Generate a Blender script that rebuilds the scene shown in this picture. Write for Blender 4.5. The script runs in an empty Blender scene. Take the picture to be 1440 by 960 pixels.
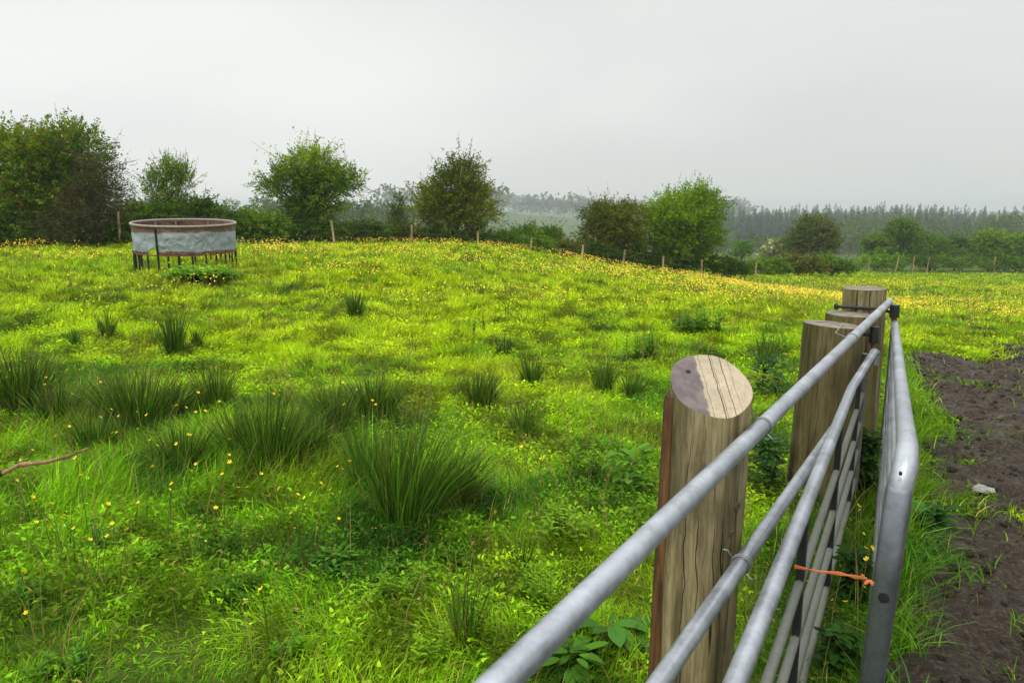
import bpy, bmesh, math, random
import numpy as np
from mathutils import Vector, Matrix
random.seed(7)
RNG = np.random.default_rng(11)
SC = bpy.context.scene
COL = SC.collection
R = math.radians

# ------------------------------------------------------------------ camera
CAM = np.array([0.0, 0.0, 1.7])
FPX = 1040.0
HOR = 290.0
PITCH = math.atan((480 - HOR) / FPX)
Fv = np.array([0, math.cos(PITCH), -math.sin(PITCH)])
Uv = np.array([0, math.sin(PITCH), math.cos(PITCH)])
Xv = np.array([1.0, 0, 0])

def ray(px, py):
    return Fv + Xv * ((px - 720) / FPX) + Uv * ((480 - py) / FPX)
def P(px, py, Y):
    d = ray(px, py)
    return Vector(CAM + d * (Y / d[1]))

cd = bpy.data.cameras.new('camera')
cam = bpy.data.objects.new('camera', cd); COL.objects.link(cam)
cam.location = CAM; cam.rotation_euler = (math.pi / 2 - PITCH, 0, 0)
cd.lens = 26.0; cd.sensor_width = 36; cd.clip_end = 6000; cd.clip_start = 0.05
SC.camera = cam
cd.dof.use_dof = True; cd.dof.focus_distance = 4.5; cd.dof.aperture_fstop = 8.0

# ------------------------------------------------------------------ noise and terrain
def _h(ix, iy, s):
    n = (ix.astype(np.int64) * 374761393 + iy.astype(np.int64) * 668265263 + s * 974634777) & 0xffffffff
    n = ((n ^ (n >> 13)) * 1274126177) & 0xffffffff
    return ((n ^ (n >> 16)) & 0xffffff) / float(0xffffff)
def vn(x, y, s=0):
    x = np.asarray(x, float); y = np.asarray(y, float)
    ix = np.floor(x); iy = np.floor(y); fx = x - ix; fy = y - iy
    fx = fx * fx * (3 - 2 * fx); fy = fy * fy * (3 - 2 * fy)
    a = _h(ix, iy, s); b = _h(ix + 1, iy, s); c = _h(ix, iy + 1, s); d = _h(ix + 1, iy + 1, s)
    return (a * (1 - fx) + b * fx) * (1 - fy) + (c * (1 - fx) + d * fx) * fy
def fbm(x, y, s=0, o=4):
    t = 0; a = 1; n = 0
    for k in range(o):
        t = t + a * vn(np.asarray(x) * 2 ** k + 17.3 * k, np.asarray(y) * 2 ** k - 9.1 * k, s + k); n += a; a *= .55
    return t / n
def sstep(a, b, x):
    t = np.clip((np.asarray(x, float) - a) / (b - a), 0, 1); return t * t * (3 - 2 * t)
def height(x, y):
    x = np.asarray(x, float); y = np.asarray(y, float)
    z = 0.22 * sstep(5, 17, y)
    lx = np.log1p(np.exp(np.clip((x + 1.0) * .9, -40, 40))) / .9
    lx = 15.5 * (1 - np.exp(-lx / 15.5)) * 1.25
    z = z - 0.14 * lx * sstep(6, 24, y) - 0.02 * np.maximum(0, np.minimum(x, 6)) * sstep(0, 5, y)
    z = z + .16 * np.exp(-((x + 7) / 5.0) ** 2 - ((y - 16.5) / 4.5) ** 2)
    z = z - .55 * np.exp(-((x - 14) / 6.5) ** 2 - ((y - 34) / 9.0) ** 2)
    fall = np.maximum(0, y - 26)
    fall = fall * fall / (fall + 6)
    z = z - .06 * np.minimum(fall, 420 + 0 * fall)
    z = z + 17 * sstep(110, 420, y) * np.exp(-((x + 170) / 170.0) ** 2)
    z = z + 6 * sstep(640, 1150, y) + 7 * np.exp(-((x + 50) / 200) ** 2 - ((y - 1050) / 220) ** 2)
    z = z + 3 * np.exp(-((x - 430) / 180) ** 2) * sstep(400, 700, y)
    near = 1 - sstep(30, 60, y)
    z = z + near * ((fbm(x * .55, y * .55, 3, 3) - .5) * .16 + (fbm(x * 1.7, y * 1.7, 5, 2) - .5) * .06)
    z = z + (1 - near) * (fbm(x * .02, y * .02, 8, 3) - .5) * 3.0 * sstep(60, 200, y)
    return z
def hz(x, y): return float(height(np.array([x]), np.array([y]))[0])
def G(px, py):
    d = ray(px, py); t = 0.3
    while t < 1500:
        p = CAM + d * t
        if p[2] <= hz(p[0], p[1]): break
        t *= 1.01
    lo, hi = t / 1.01, t
    for _ in range(20):
        m = (lo + hi) / 2; p = CAM + d * m
        if p[2] <= hz(p[0], p[1]): hi = m
        else: lo = m
    return Vector(CAM + d * hi)

# ------------------------------------------------------------------ object helpers
def tag(o, label=None, cat=None, group=None, kind=None):
    if label: o['label'] = label
    if cat: o['category'] = cat
    if group: o['group'] = group
    if kind: o['kind'] = kind
    return o
def thing(name, label, cat, loc=(0, 0, 0), group=None):
    o = bpy.data.objects.new(name, None); COL.objects.link(o)
    o.empty_display_size = .1; o.location = loc
    return tag(o, label, cat, group)
def link(name, me, mat=None, parent=None):
    o = bpy.data.objects.new(name, me); COL.objects.link(o)
    if mat: me.materials.append(mat)
    if parent:
        o.parent = parent
        o.matrix_parent_inverse = Matrix.Translation(-Vector(parent.location))
    return o
def np_mesh(name, V, faces, mat, parent=None, colors=None, smooth=False):
    """V (n,3); faces: list of (m,k) int arrays; world coordinates."""
    me = bpy.data.meshes.new(name)
    V = np.asarray(V, np.float32)
    me.vertices.add(len(V)); me.vertices.foreach_set('co', V.ravel())
    li = np.concatenate([f.ravel() for f in faces]).astype(np.int32)
    tot = np.concatenate([np.full(len(f), f.shape[1], np.int32) for f in faces])
    st = np.concatenate([[0], np.cumsum(tot)[:-1]]).astype(np.int32)
    me.loops.add(len(li)); me.loops.foreach_set('vertex_index', li)
    me.polygons.add(len(tot)); me.polygons.foreach_set('loop_start', st); me.polygons.foreach_set('loop_total', tot)
    if smooth: me.polygons.foreach_set('use_smooth', np.ones(len(tot), bool))
    if colors is not None:
        a = me.color_attributes.new('Col', 'FLOAT_COLOR', 'POINT')
        c = np.ones((len(V), 4), np.float32); c[:, :3] = colors
        a.data.foreach_set('color', c.ravel())
    me.update(calc_edges=True)
    return link(name, me, mat, parent)

class MB:
    """collects tubes, boxes and rings into one mesh"""
    def __init__(s): s.v = []; s.f = []
    def tube(s, pts, rad, n=10, cap=True, flat=None):
        pts = [Vector(p) for p in pts]; k = len(pts)
        rads = rad if isinstance(rad, (list, tuple)) else [rad] * k
        b = len(s.v); up = None
        for i, p in enumerate(pts):
            t = (pts[min(i + 1, k - 1)] - pts[max(i - 1, 0)]).normalized()
            if up is None:
                a = Vector((0, 0, 1)) if abs(t.z) < .9 else Vector((0, 1, 0))
                up = (a - t * a.dot(t)).normalized()
            else:
                up = (up - t * up.dot(t)).normalized()
            sd = t.cross(up)
            for j in range(n):
                a = 2 * math.pi * (j + .5) / n
                ca, sa = math.cos(a), math.sin(a)
                if flat:
                    q = flat
                    ca = math.copysign(abs(ca) ** q, ca); sa = math.copysign(abs(sa) ** q, sa)
                s.v.append(p + (sd * ca + up * sa) * rads[i])
        for i in range(k - 1):
            for j in range(n):
                j2 = (j + 1) % n
                s.f.append((b + i * n + j, b + i * n + j2, b + (i + 1) * n + j2, b + (i + 1) * n + j))
        if cap:
            s.f.append(tuple(b + j for j in reversed(range(n))))
            s.f.append(tuple(b + (k - 1) * n + j for j in range(n)))
        return s
    def box(s, c, ex, ey, ez):
        c = Vector(c); ex, ey, ez = Vector(ex), Vector(ey), Vector(ez); b = len(s.v)
        for sx in (-1, 1):
            for sy in (-1, 1):
                for sz in (-1, 1): s.v.append(c + ex * sx + ey * sy + ez * sz)
        for f in ((0, 1, 3, 2), (4, 6, 7, 5), (0, 4, 5, 1), (2, 3, 7, 6), (0, 2, 6, 4), (1, 5, 7, 3)):
            s.f.append(tuple(b + i for i in f))
        return s
    def build(s, name, mat, parent=None, smooth=True):
        me = bpy.data.meshes.new(name); me.from_pydata([tuple(v) for v in s.v], [], s.f)
        bm = bmesh.new(); bm.from_mesh(me); bmesh.ops.recalc_face_normals(bm, faces=bm.faces); bm.to_mesh(me); bm.free()
        if smooth:
            me.polygons.foreach_set('use_smooth', np.ones(len(me.polygons), bool))
            try: me.set_sharp_from_angle(angle=R(40))
            except Exception: pass
        me.update()
        return link(name, me, mat, parent)

# ------------------------------------------------------------------ materials
def new_mat(name):
    m = bpy.data.materials.new(name); m.use_nodes = True
    nt = m.node_tree; bs = nt.nodes['Principled BSDF']
    return m, nt, bs
def nd(nt, t, **kw):
    n = nt.nodes.new(t)
    for k, v in kw.items():
        if k in n.inputs: n.inputs[k].default_value = v
        else: setattr(n, k, v)
    return n
def ramp(nt, fac, stops):
    r = nt.nodes.new('ShaderNodeValToRGB'); e = r.color_ramp.elements
    while len(e) < len(stops): e.new(.5)
    for i, (p, c) in enumerate(stops):
        e[i].position = p; e[i].color = (*c, 1) if len(c) == 3 else c
    nt.links.new(fac, r.inputs['Fac']); return r.outputs['Color']
def mixc(nt, fac, a, b, mode='MIX'):
    m = nt.nodes.new('ShaderNodeMix'); m.data_type = 'RGBA'; m.blend_type = mode
    for s, v in ((m.inputs[0], fac), (m.inputs[6], a), (m.inputs[7], b)):
        if hasattr(v, 'links'): nt.links.new(v, s)
        elif isinstance(v, (int, float)): s.default_value = v
        else: s.default_value = (*v, 1)
    return m.outputs[2]
def noise(nt, vec, scale, detail=4, rough=.6, dist=0):
    n = nd(nt, 'ShaderNodeTexNoise', Scale=scale, Detail=detail, Roughness=rough, Distortion=dist)
    if vec is not None: nt.links.new(vec, n.inputs['Vector'])
    return n.outputs['Fac']
def mapping(nt, vec, scale=(1, 1, 1), loc=(0, 0, 0)):
    m = nt.nodes.new('ShaderNodeMapping'); m.inputs['Scale'].default_value = scale; m.inputs['Location'].default_value = loc
    nt.links.new(vec, m.inputs['Vector']); return m.outputs[0]
def mth(nt, op, a, b=None, clamp=False):
    m = nt.nodes.new('ShaderNodeMath'); m.operation = op; m.use_clamp = clamp
    for i, v in enumerate((a, b)):
        if v is None: continue
        if hasattr(v, 'links'): nt.links.new(v, m.inputs[i])
        else: m.inputs[i].default_value = v
    return m.outputs[0]
def bump(nt, bs, h, strength=.4, dist=.01):
    b = nd(nt, 'ShaderNodeBump', Strength=strength, Distance=dist)
    nt.links.new(h, b.inputs['Height']); nt.links.new(b.outputs[0], bs.inputs['Normal'])

def leaf_mat(name, trans=.35, rough=.55, spec=.25):
    m, nt, bs = new_mat(name)
    a = nt.nodes.new('ShaderNodeVertexColor'); a.layer_name = 'Col'
    nt.links.new(a.outputs['Color'], bs.inputs['Base Color'])
    bs.inputs['Roughness'].default_value = rough; bs.inputs['Specular IOR Level'].default_value = spec
    t = nt.nodes.new('ShaderNodeBsdfTranslucent')
    nt.links.new(mixc(nt, 1.0, a.outputs['Color'], (1.0, 1.0, .45), 'MULTIPLY'), t.inputs['Color'])
    mx = nt.nodes.new('ShaderNodeMixShader'); mx.inputs[0].default_value = trans
    nt.links.new(bs.outputs[0], mx.inputs[1]); nt.links.new(t.outputs[0], mx.inputs[2])
    nt.links.new(mx.outputs[0], nt.nodes['Material Output'].inputs['Surface'])
    return m
M_GRASS = leaf_mat('grass_blades', .42, .6, .12)
M_RUSH = leaf_mat('rush_stems', .15, .5, .15)
M_LEAF = leaf_mat('tree_leaves', .38, .6, .05)
M_HERB = leaf_mat('herb_leaves', .35, .55, .08)
M_PETAL = leaf_mat('buttercup_petals', .25, .3, .5)

def ground_mat():
    m, nt, bs = new_mat('meadow_soil')
    g = nt.nodes.new('ShaderNodeNewGeometry').outputs['Position']
    a = ramp(nt, noise(nt, g, .35, 5), [(.3, (.02, .05, .006)), (.55, (.06, .11, .008)), (.75, (.10, .15, .01))])
    b = ramp(nt, noise(nt, g, 9, 5, .7), [(.3, (.010, .010, .004)), (.55, (.035, .045, .008)), (.75, (.12, .10, .035))])
    c = mixc(nt, .5, a, b)
    nt.links.new(c, bs.inputs['Base Color']); bs.inputs['Roughness'].default_value = .95
    bs.inputs['Specular IOR Level'].default_value = .1
    bump(nt, bs, noise(nt, g, 30, 4), .6, .03)
    return m
def mud_mat():
    m, nt, bs = new_mat('wet_mud')
    g = nt.nodes.new('ShaderNodeNewGeometry').outputs['Position']
    a = ramp(nt, noise(nt, g, 3.0, 6, .7), [(.3, (.010, .006, .0035)), (.5, (.038, .025, .014)), (.72, (.09, .061, .035))])
    b = ramp(nt, noise(nt, g, 45, 4, .75), [(.38, (.006, .004, .002)), (.53, (.045, .031, .019)), (.70, (.22, .17, .115))])
    nt.links.new(mixc(nt, .5, a, b), bs.inputs['Base Color']); bs.inputs['Specular IOR Level'].default_value = .25
    nt.links.new(ramp(nt, noise(nt, g, 5, 3), [(.4, (.5, .5, .5)), (.6, (.9, .9, .9))]), bs.inputs['Roughness'])
    bump(nt, bs, noise(nt, g, 28, 8, .75), 1.0, .05)
    return m
def wood_mat(name, light, mid, dark, stain=None, scale=1.0, green=0):
    m, nt, bs = new_mat(name)
    tc = nt.nodes.new('ShaderNodeTexCoord').outputs['Object']
    grain = noise(nt, mapping(nt, tc, (24 * scale, 24 * scale, 2.2 * scale)), 1, 8, .68, 1.2)
    wav = noise(nt, mapping(nt, tc, (9, 9, 2.2)), 1.0, 4, .6, 1.8)
    c = ramp(nt, grain, [(.28, dark), (.46, mid), (.72, light)])
    c2 = ramp(nt, wav, [(.3, dark), (.55, mid), (.8, light)])
    fig = nd(nt, 'ShaderNodeTexWave', wave_type='BANDS', bands_direction='X', Scale=9.0 * scale, Distortion=9.0, Detail=4.0); fig.inputs['Detail Scale'].default_value = 1.4
    nt.links.new(mapping(nt, tc, (2.2, 2.2, .42)), fig.inputs['Vector'])
    c = mixc(nt, .42, c, c2)
    c = mixc(nt, mth(nt, 'MULTIPLY', ramp(nt, fig.outputs['Fac'], [(.0, (1, 1, 1)), (.16, (0, 0, 0))]), .4), c, dark)
    crack = noise(nt, mapping(nt, tc, (26, 26, .55), (3, 1, 0)), 1, 3, .5, .3)
    ck = ramp(nt, crack, [(.345, (1, 1, 1)), (.375, (0, 0, 0))])
    c = mixc(nt, ck, c, tuple(x * .18 for x in dark))
    c = mixc(nt, 1.0, c, ramp(nt, noise(nt, mapping(nt, tc, (7, 7, 2.5), (2, 5, 1)), 1, 5, .65), [(.3, (.45, .45, .45)), (.5, (1, 1, 1)), (.72, (1.3, 1.25, 1.15))]), 'MULTIPLY')
    if green:
        gm = ramp(nt, noise(nt, mapping(nt, tc, (5, 5, 1.2)), 1, 4), [(.42, (0, 0, 0)), (.62, (green, green, green))])
        c = mixc(nt, gm, c, (.10, .10, .018))
    nt.links.new(c, bs.inputs['Base Color']); bs.inputs['Roughness'].default_value = .8
    bs.inputs['Specular IOR Level'].default_value = .25
    spz = nt.nodes.new('ShaderNodeSeparateXYZ'); nt.links.new(tc, spz.inputs[0])
    band = ramp(nt, noise(nt, mapping(nt, tc, (13, 13, .5), (7, 0, 0)), 1, 4, .6), [(.34, (.32, .30, .28)), (.50, (1, 1, 1)), (.68, (1.12, 1.12, 1.12))])
    c = mixc(nt, 1.0, c, band, 'MULTIPLY')
    wob = mth(nt, 'MULTIPLY', mth(nt, 'SUBTRACT', noise(nt, mapping(nt, tc, (3, 3, 5)), 1, 2, .5), .5), .045)
    seg = noise(nt, mapping(nt, tc, (8, 8, 2.2), (1, 4, 0)), 1, 2)
    for cx_, w_ in ((-.055, .0012), (-.02, .0022), (.028, .0010), (.052, .0018), (.085, .0014)):
        k_ = mth(nt, 'LESS_THAN', mth(nt, 'ABSOLUTE', mth(nt, 'SUBTRACT', mth(nt, 'ADD', spz.outputs['X'], wob), cx_)), mth(nt, 'MULTIPLY', mth(nt, 'SUBTRACT', seg, .42 + cx_), w_ * 6))
        ck = mth(nt, 'MAXIMUM', ck, k_)
        c = mixc(nt, k_, c, tuple(x * .15 for x in dark))
    nt.links.new(c, bs.inputs['Base Color'])
    h = mth(nt, 'SUBTRACT', grain, mth(nt, 'MULTIPLY', ck, .8))
    bump(nt, bs, h, .9, .008)
    return m
def galv_mat(name, base=(.26, .275, .305), dull=.8, rough=.36, dirt=.3, metal=.75):
    m, nt, bs = new_mat(name)
    tc = nt.nodes.new('ShaderNodeTexCoord').outputs['Object']
    v = nd(nt, 'ShaderNodeTexVoronoi', Scale=90.0); nt.links.new(mapping(nt, tc, (1, 1, 1)), v.inputs['Vector'])
    sp = ramp(nt, v.outputs['Color'], [(.2, tuple(x * .92 for x in base)), (.8, tuple(min(1, x * 1.07) for x in base))])
    big = noise(nt, tc, 6, 9, .75)
    c = mixc(nt, ramp(nt, big, [(.42, (0, 0, 0)), (.62, (dull, dull, dull))]), sp, tuple(x * 1.6 for x in base))
    dm = ramp(nt, noise(nt, tc, 22, 6, .75), [(.56, (0, 0, 0)), (.72, (dirt, dirt, dirt))])
    c = mixc(nt, dm, c, (.10, .105, .10))
    nt.links.new(c, bs.inputs['Base Color'])
    bs.inputs['Metallic'].default_value = metal
    nt.links.new(ramp(nt, big, [(.3, (rough - .1,) * 3), (.7, (rough + .2,) * 3)]), bs.inputs['Roughness'])
    bump(nt, bs, noise(nt, tc, 70, 4), .12, .003)
    return m
def plain(name, col, rough=.6, metal=0.0, var=.25, scale=20):
    m, nt, bs = new_mat(name)
    tc = nt.nodes.new('ShaderNodeTexCoord').outputs['Object']
    n = noise(nt, tc, scale, 5, .65)
    nt.links.new(ramp(nt, n, [(.3, tuple(x * (1 - var) for x in col)), (.7, tuple(min(1, x * (1 + var)) for x in col))]), bs.inputs['Base Color'])
    bs.inputs['Roughness'].default_value = rough; bs.inputs['Metallic'].default_value = metal
    bump(nt, bs, n, .2, .003)
    return m
M_GROUND = ground_mat(); M_MUD = mud_mat()
M_WOOD1 = wood_mat('weathered_post_wood', (.37, .31, .18), (.23, .185, .095), (.065, .048, .026), green=.5)
M_WOOD2 = wood_mat('mossy_post_wood', (.19, .15, .07), (.105, .082, .034), (.03, .024, .011), green=.8)
M_WOODS = wood_mat('brown_stained_wood', (.20, .095, .03), (.09, .04, .014), (.03, .015, .007))
M_STAKE = wood_mat('pale_stake_wood', (.52, .38, .19), (.40, .28, .13), (.22, .15, .07))
M_BARK = wood_mat('tree_bark', (.10, .085, .06), (.06, .05, .036), (.025, .021, .016), green=.3)
M_GALV = galv_mat('galvanised_rail')
M_GALVG = galv_mat('galvanised_gate', (.27, .285, .31), .35, .36, .25)
M_GALVO = galv_mat('dull_old_galvanised_shaded', (.12, .125, .105), .35, .6, .85, .35)  # old gate metal, base colour darkened for the shade between the gates
M_STILE = galv_mat('flattened_gate_end_shaded', (.185, .20, .225), .3, .34, .35, .85)  # shaded face and its dark ground reflection put into a darker base colour
M_DARK = plain('black_oxidised_steel', (.018, .018, .02), .5, .4)
M_RUST = plain('rusty_steel', (.13, .055, .025), .85, 0, .5, 35)
M_WIRE = plain('fence_wire', (.28, .29, .29), .45, .8)
M_TWINE = plain('orange_twine', (.46, .125, .03), .8, 0, .35, 90)
M_KNOT = plain('dark_knot', (.075, .055, .035), .9, 0, .5, 120)
M_WHITE = plain('white_paint_fleck', (.75, .75, .74), .7)
M_HOLE = plain('dark_hole', (.006, .006, .006), .9)
M_STONE = plain('pale_stone', (.19, .185, .175), .8, 0, .35, 25)
M_TWIG = wood_mat('dry_twig', (.42, .28, .15), (.28, .15, .08), (.12, .06, .03))

# ------------------------------------------------------------------ world: overcast sky
W = bpy.data.worlds.new('World'); SC.world = W; W.use_nodes = True
nt = W.node_tree; nt.nodes.clear()
out = nt.nodes.new('ShaderNodeOutputWorld'); bg = nt.nodes.new('ShaderNodeBackground'); nt.links.new(bg.outputs[0], out.inputs['Surface'])
SUN_EL, SUN_AZ = 56, 205           # azimuth measured from +Y towards +X
sky = nt.nodes.new('ShaderNodeTexSky'); sky.sky_type = 'NISHITA'; sky.sun_disc = False
sky.sun_elevation = R(SUN_EL); sky.sun_rotation = R(SUN_AZ)
tcw = nt.nodes.new('ShaderNodeTexCoord').outputs['Generated']
sx = nt.nodes.new('ShaderNodeSeparateXYZ'); nt.links.new(tcw, sx.inputs[0])
lum = nt.nodes.new('ShaderNodeMapRange'); lum.interpolation_type = 'SMOOTHERSTEP'
nt.links.new(sx.outputs['Z'], lum.inputs['Value'])
lum.inputs['From Min'].default_value = .20; lum.inputs['From Max'].default_value = .80
lum.inputs['To Min'].default_value = 1.0; lum.inputs['To Max'].default_value = 3.2
cl = noise(nt, mapping(nt, tcw, (1.0, 1.0, 3.2), (.3, .2, 0)), 1.15, 2, .4, .3)
clc = ramp(nt, cl, [(.25, (.59, .62, .61)), (.5, (.66, .68, .665)), (.75, (.80, .805, .775))])
cloud = mixc(nt, 1.0, clc, lum.outputs[0], 'MULTIPLY')
dim = nt.nodes.new('ShaderNodeMix'); dim.data_type = 'RGBA'; dim.blend_type = 'MULTIPLY'; dim.inputs[0].default_value = 1
nt.links.new(sky.outputs[0], dim.inputs[6]); dim.inputs[7].default_value = (.10, .10, .10, 1)
gl = nt.nodes.new('ShaderNodeMapRange'); nt.links.new(sx.outputs['X'], gl.inputs['Value'])
gl.inputs['From Min'].default_value = -.62; gl.inputs['From Max'].default_value = .1; gl.inputs['To Min'].default_value = 1.13; gl.inputs['To Max'].default_value = .96
cloud = mixc(nt, 1.0, cloud, gl.outputs[0], 'MULTIPLY')
fin = mixc(nt, .95, dim.outputs[2], cloud)
nt.links.new(fin, bg.inputs['Color']); bg.inputs['Strength'].default_value = 1.0
sl = bpy.data.lights.new('sun', 'SUN'); sl.energy = 1.5; sl.angle = R(16); sl.color = (1, .96, .88)
so = bpy.data.objects.new('sun', sl); COL.objects.link(so)
sd = Vector((math.sin(R(SUN_AZ)) * math.cos(R(SUN_EL)), math.cos(R(SUN_AZ)) * math.cos(R(SUN_EL)), math.sin(R(SUN_EL))))
so.rotation_euler = sd.to_track_quat('Z', 'Y').to_euler()
SC.view_settings.view_transform = 'Standard'; SC.view_settings.look = 'None'
SC.view_settings.exposure = 0.2; SC.view_settings.gamma = 1.0
SC.cycles.max_bounces = 6; SC.cycles.diffuse_bounces = 3; SC.cycles.glossy_bounces = 2
SC.cycles.transmission_bounces = 3; SC.cycles.volume_bounces = 0; SC.cycles.transparent_max_bounces = 4

# ------------------------------------------------------------------ ground
def build_ground():
    s = 3 * 1.0265 ** np.arange(262)
    Y = -7 + s
    U = np.linspace(-1.5, 1.5, 260)
    U = np.sign(U) * (np.abs(U) / 1.5) ** 1.15 * 1.5
    yy, uu = np.meshgrid(Y, U, indexing='ij')
    ss = np.meshgrid(s, U, indexing='ij')[0]
    xx = uu * (ss + 6)
    zz = height(xx, yy)
    V = np.stack([xx, yy, zz], -1).reshape(-1, 3)
    n, m = xx.shape
    i = np.arange(n * m).reshape(n, m)
    F = np.stack([i[:-1, :-1], i[:-1, 1:], i[1:, 1:], i[1:, :-1]], -1).reshape(-1, 4)
    o = np_mesh('ground', V, [F], M_GROUND, smooth=True); tag(o, kind='structure')
    return float(Y.max()), float(xx.max())
YMAX, XMAX = build_ground()

TD = np.array([.465, .885]); TN = np.array([.885, -.465])
def track_s(x, y): return x * TN[0] + y * TN[1]
def track_mask(x, y):
    s = track_s(x, y)
    l = .38 - .16 * (1 - sstep(2.5, 5.5, y)) + (fbm(x * 1.3, y * 1.3, 40, 4) - .5) * 1.15
    yend = 8.9 + (fbm(x * 1.1, y * 1.1, 44, 4) - .5) * 4.0
    patch = fbm(x * 1.9, y * 1.9, 47, 3)
    m = sstep(-.16, .16, s - l) * (1 - sstep(3.2, 3.6, s)) * (1 - sstep(-.3, .5, y - yend))
    return np.clip(m * (1 - .7 * sstep(.70, .86, patch)), 0, 1)
def mud_rise(x, y):
    bb = x * TN[0] + y * TN[1]; aa = x * TD[0] + y * TD[1]
    return .018 * np.sin(bb * 5.2 + 2.5 * fbm(aa * .6, bb, 71, 2)) + .018 + fbm(x * 6, y * 6, 60, 4) * .065 + fbm(x * 15, y * 15, 66, 3) * .055
def build_track():
    st = .03
    a = np.arange(-2.0, 13.5, st); b = np.arange(-.1, 4.2, st)
    aa, bb = np.meshgrid(a, b, indexing='ij')
    x = aa * TD[0] + bb * TN[0]; y = aa * TD[1] + bb * TN[1]
    m = track_mask(x, y)
    z = height(x, y) - .03 + .034 * sstep(.1, .5, m) + m * mud_rise(x, y)
    V = np.stack([x, y, z], -1).reshape(-1, 3); n, k = x.shape
    i = np.arange(n * k).reshape(n, k)
    F = np.stack([i[:-1, :-1], i[:-1, 1:], i[1:, 1:], i[1:, :-1]], -1).reshape(-1, 4)
    mm = m.ravel()[F].max(1) > .12
    F = F[mm]
    used = np.unique(F); re = np.zeros(len(V), int); re[used] = np.arange(len(used))
    o = np_mesh('dirt_track', V[used], [re[F]], M_MUD, smooth=True); tag(o, kind='structure')
    # clods and grit
    N = 12000
    aa = RNG.uniform(1, 11, N); bb = RNG.uniform(.2, 3.4, N)
    x = aa * TD[0] + bb * TN[0]; y = aa * TD[1] + bb * TN[1]
    k = track_mask(x, y) > .5; x, y, aa, bb = x[k], y[k], aa[k], bb[k]; N = len(x)
    r = .004 + .030 * RNG.random(N) ** 5
    z = height(x, y) + .004 + mud_rise(x, y)
    base = np.array([(1, 0, 0), (0, 1, 0), (-1, 0, 0), (0, -1, 0), (0, 0, .8), (0, 0, -.8)], float)
    V = base[None] * r[:, None, None] * RNG.uniform(.6, 1.4, (N, 6, 1))
    an = RNG.uniform(0, 6.28, N); c, s_ = np.cos(an), np.sin(an)
    V = np.stack([V[..., 0] * c[:, None] - V[..., 1] * s_[:, None], V[..., 0] * s_[:, None] + V[..., 1] * c[:, None], V[..., 2]], -1)
    V += np.stack([x, y, z], -1)[:, None]
    T = np.array([(0, 1, 4), (1, 2, 4), (2, 3, 4), (3, 0, 4), (1, 0, 5), (2, 1, 5), (3, 2, 5), (0, 3, 5)])
    F = (T[None] + 6 * np.arange(N)[:, None, None]).reshape(-1, 3)
    o = np_mesh('mud_clods', V.reshape(-1, 3), [F], M_MUD)
    tag(o, 'small dark clods of mud and grit scattered over the dirt track', 'mud clods', kind='stuff')
build_track()

# ------------------------------------------------------------------ blades
def blades(pos, h, w, ang, lean, cols, face=None, segs=2, curl=1.0):
    """ribbons: pos (N,3), height, width, lean direction, lean fraction, colour"""
    N = len(pos)
    L = np.stack([np.cos(ang), np.sin(ang), np.zeros(N)], -1)
    fa = RNG.uniform(0, np.pi, N) if face is None else face
    S = np.stack([np.cos(fa), np.sin(fa), np.zeros(N)], -1)
    vs = []; ts = np.linspace(0, 1, segs + 1)
    for t in ts:
        off = L * (lean * h * t ** (1 + curl))[:, None]
        up = np.zeros((N, 3)); up[:, 2] = h * (t - .35 * lean * lean * t * t)
        c = pos + off + up
        if t < 1:
            ww = (w * (1 - .55 * t ** 2))[:, None] * .5
            vs += [c - S * ww, c + S * ww]
        else: vs += [c]
    nv = 2 * segs + 1
    V = np.stack(vs, 1).reshape(-1, 3)
    b = np.arange(N)[:, None] * nv
    F = []
    for k in range(segs - 1):
        F.append(np.concatenate([b + 2 * k, b + 2 * k + 1, b + 2 * k + 3, b + 2 * k + 2], 1))
    quads = np.concatenate(F) if F else np.zeros((0, 4), int)
    tris = np.concatenate([b + nv - 3, b + nv - 2, b + nv - 1], 1)
    C = np.repeat(cols, nv, axis=0)
    return V, quads, tris, C
def merge(parts):
    V, Q, T, C = [], [], [], []; n = 0
    for v, q, t, c in parts:
        V.append(v); Q.append(q + n); T.append(t + n); C.append(c); n += len(v)
    fs = [f for f in (np.concatenate(Q), np.concatenate(T)) if len(f)]
    return np.concatenate(V), fs, np.concatenate(C)

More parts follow.
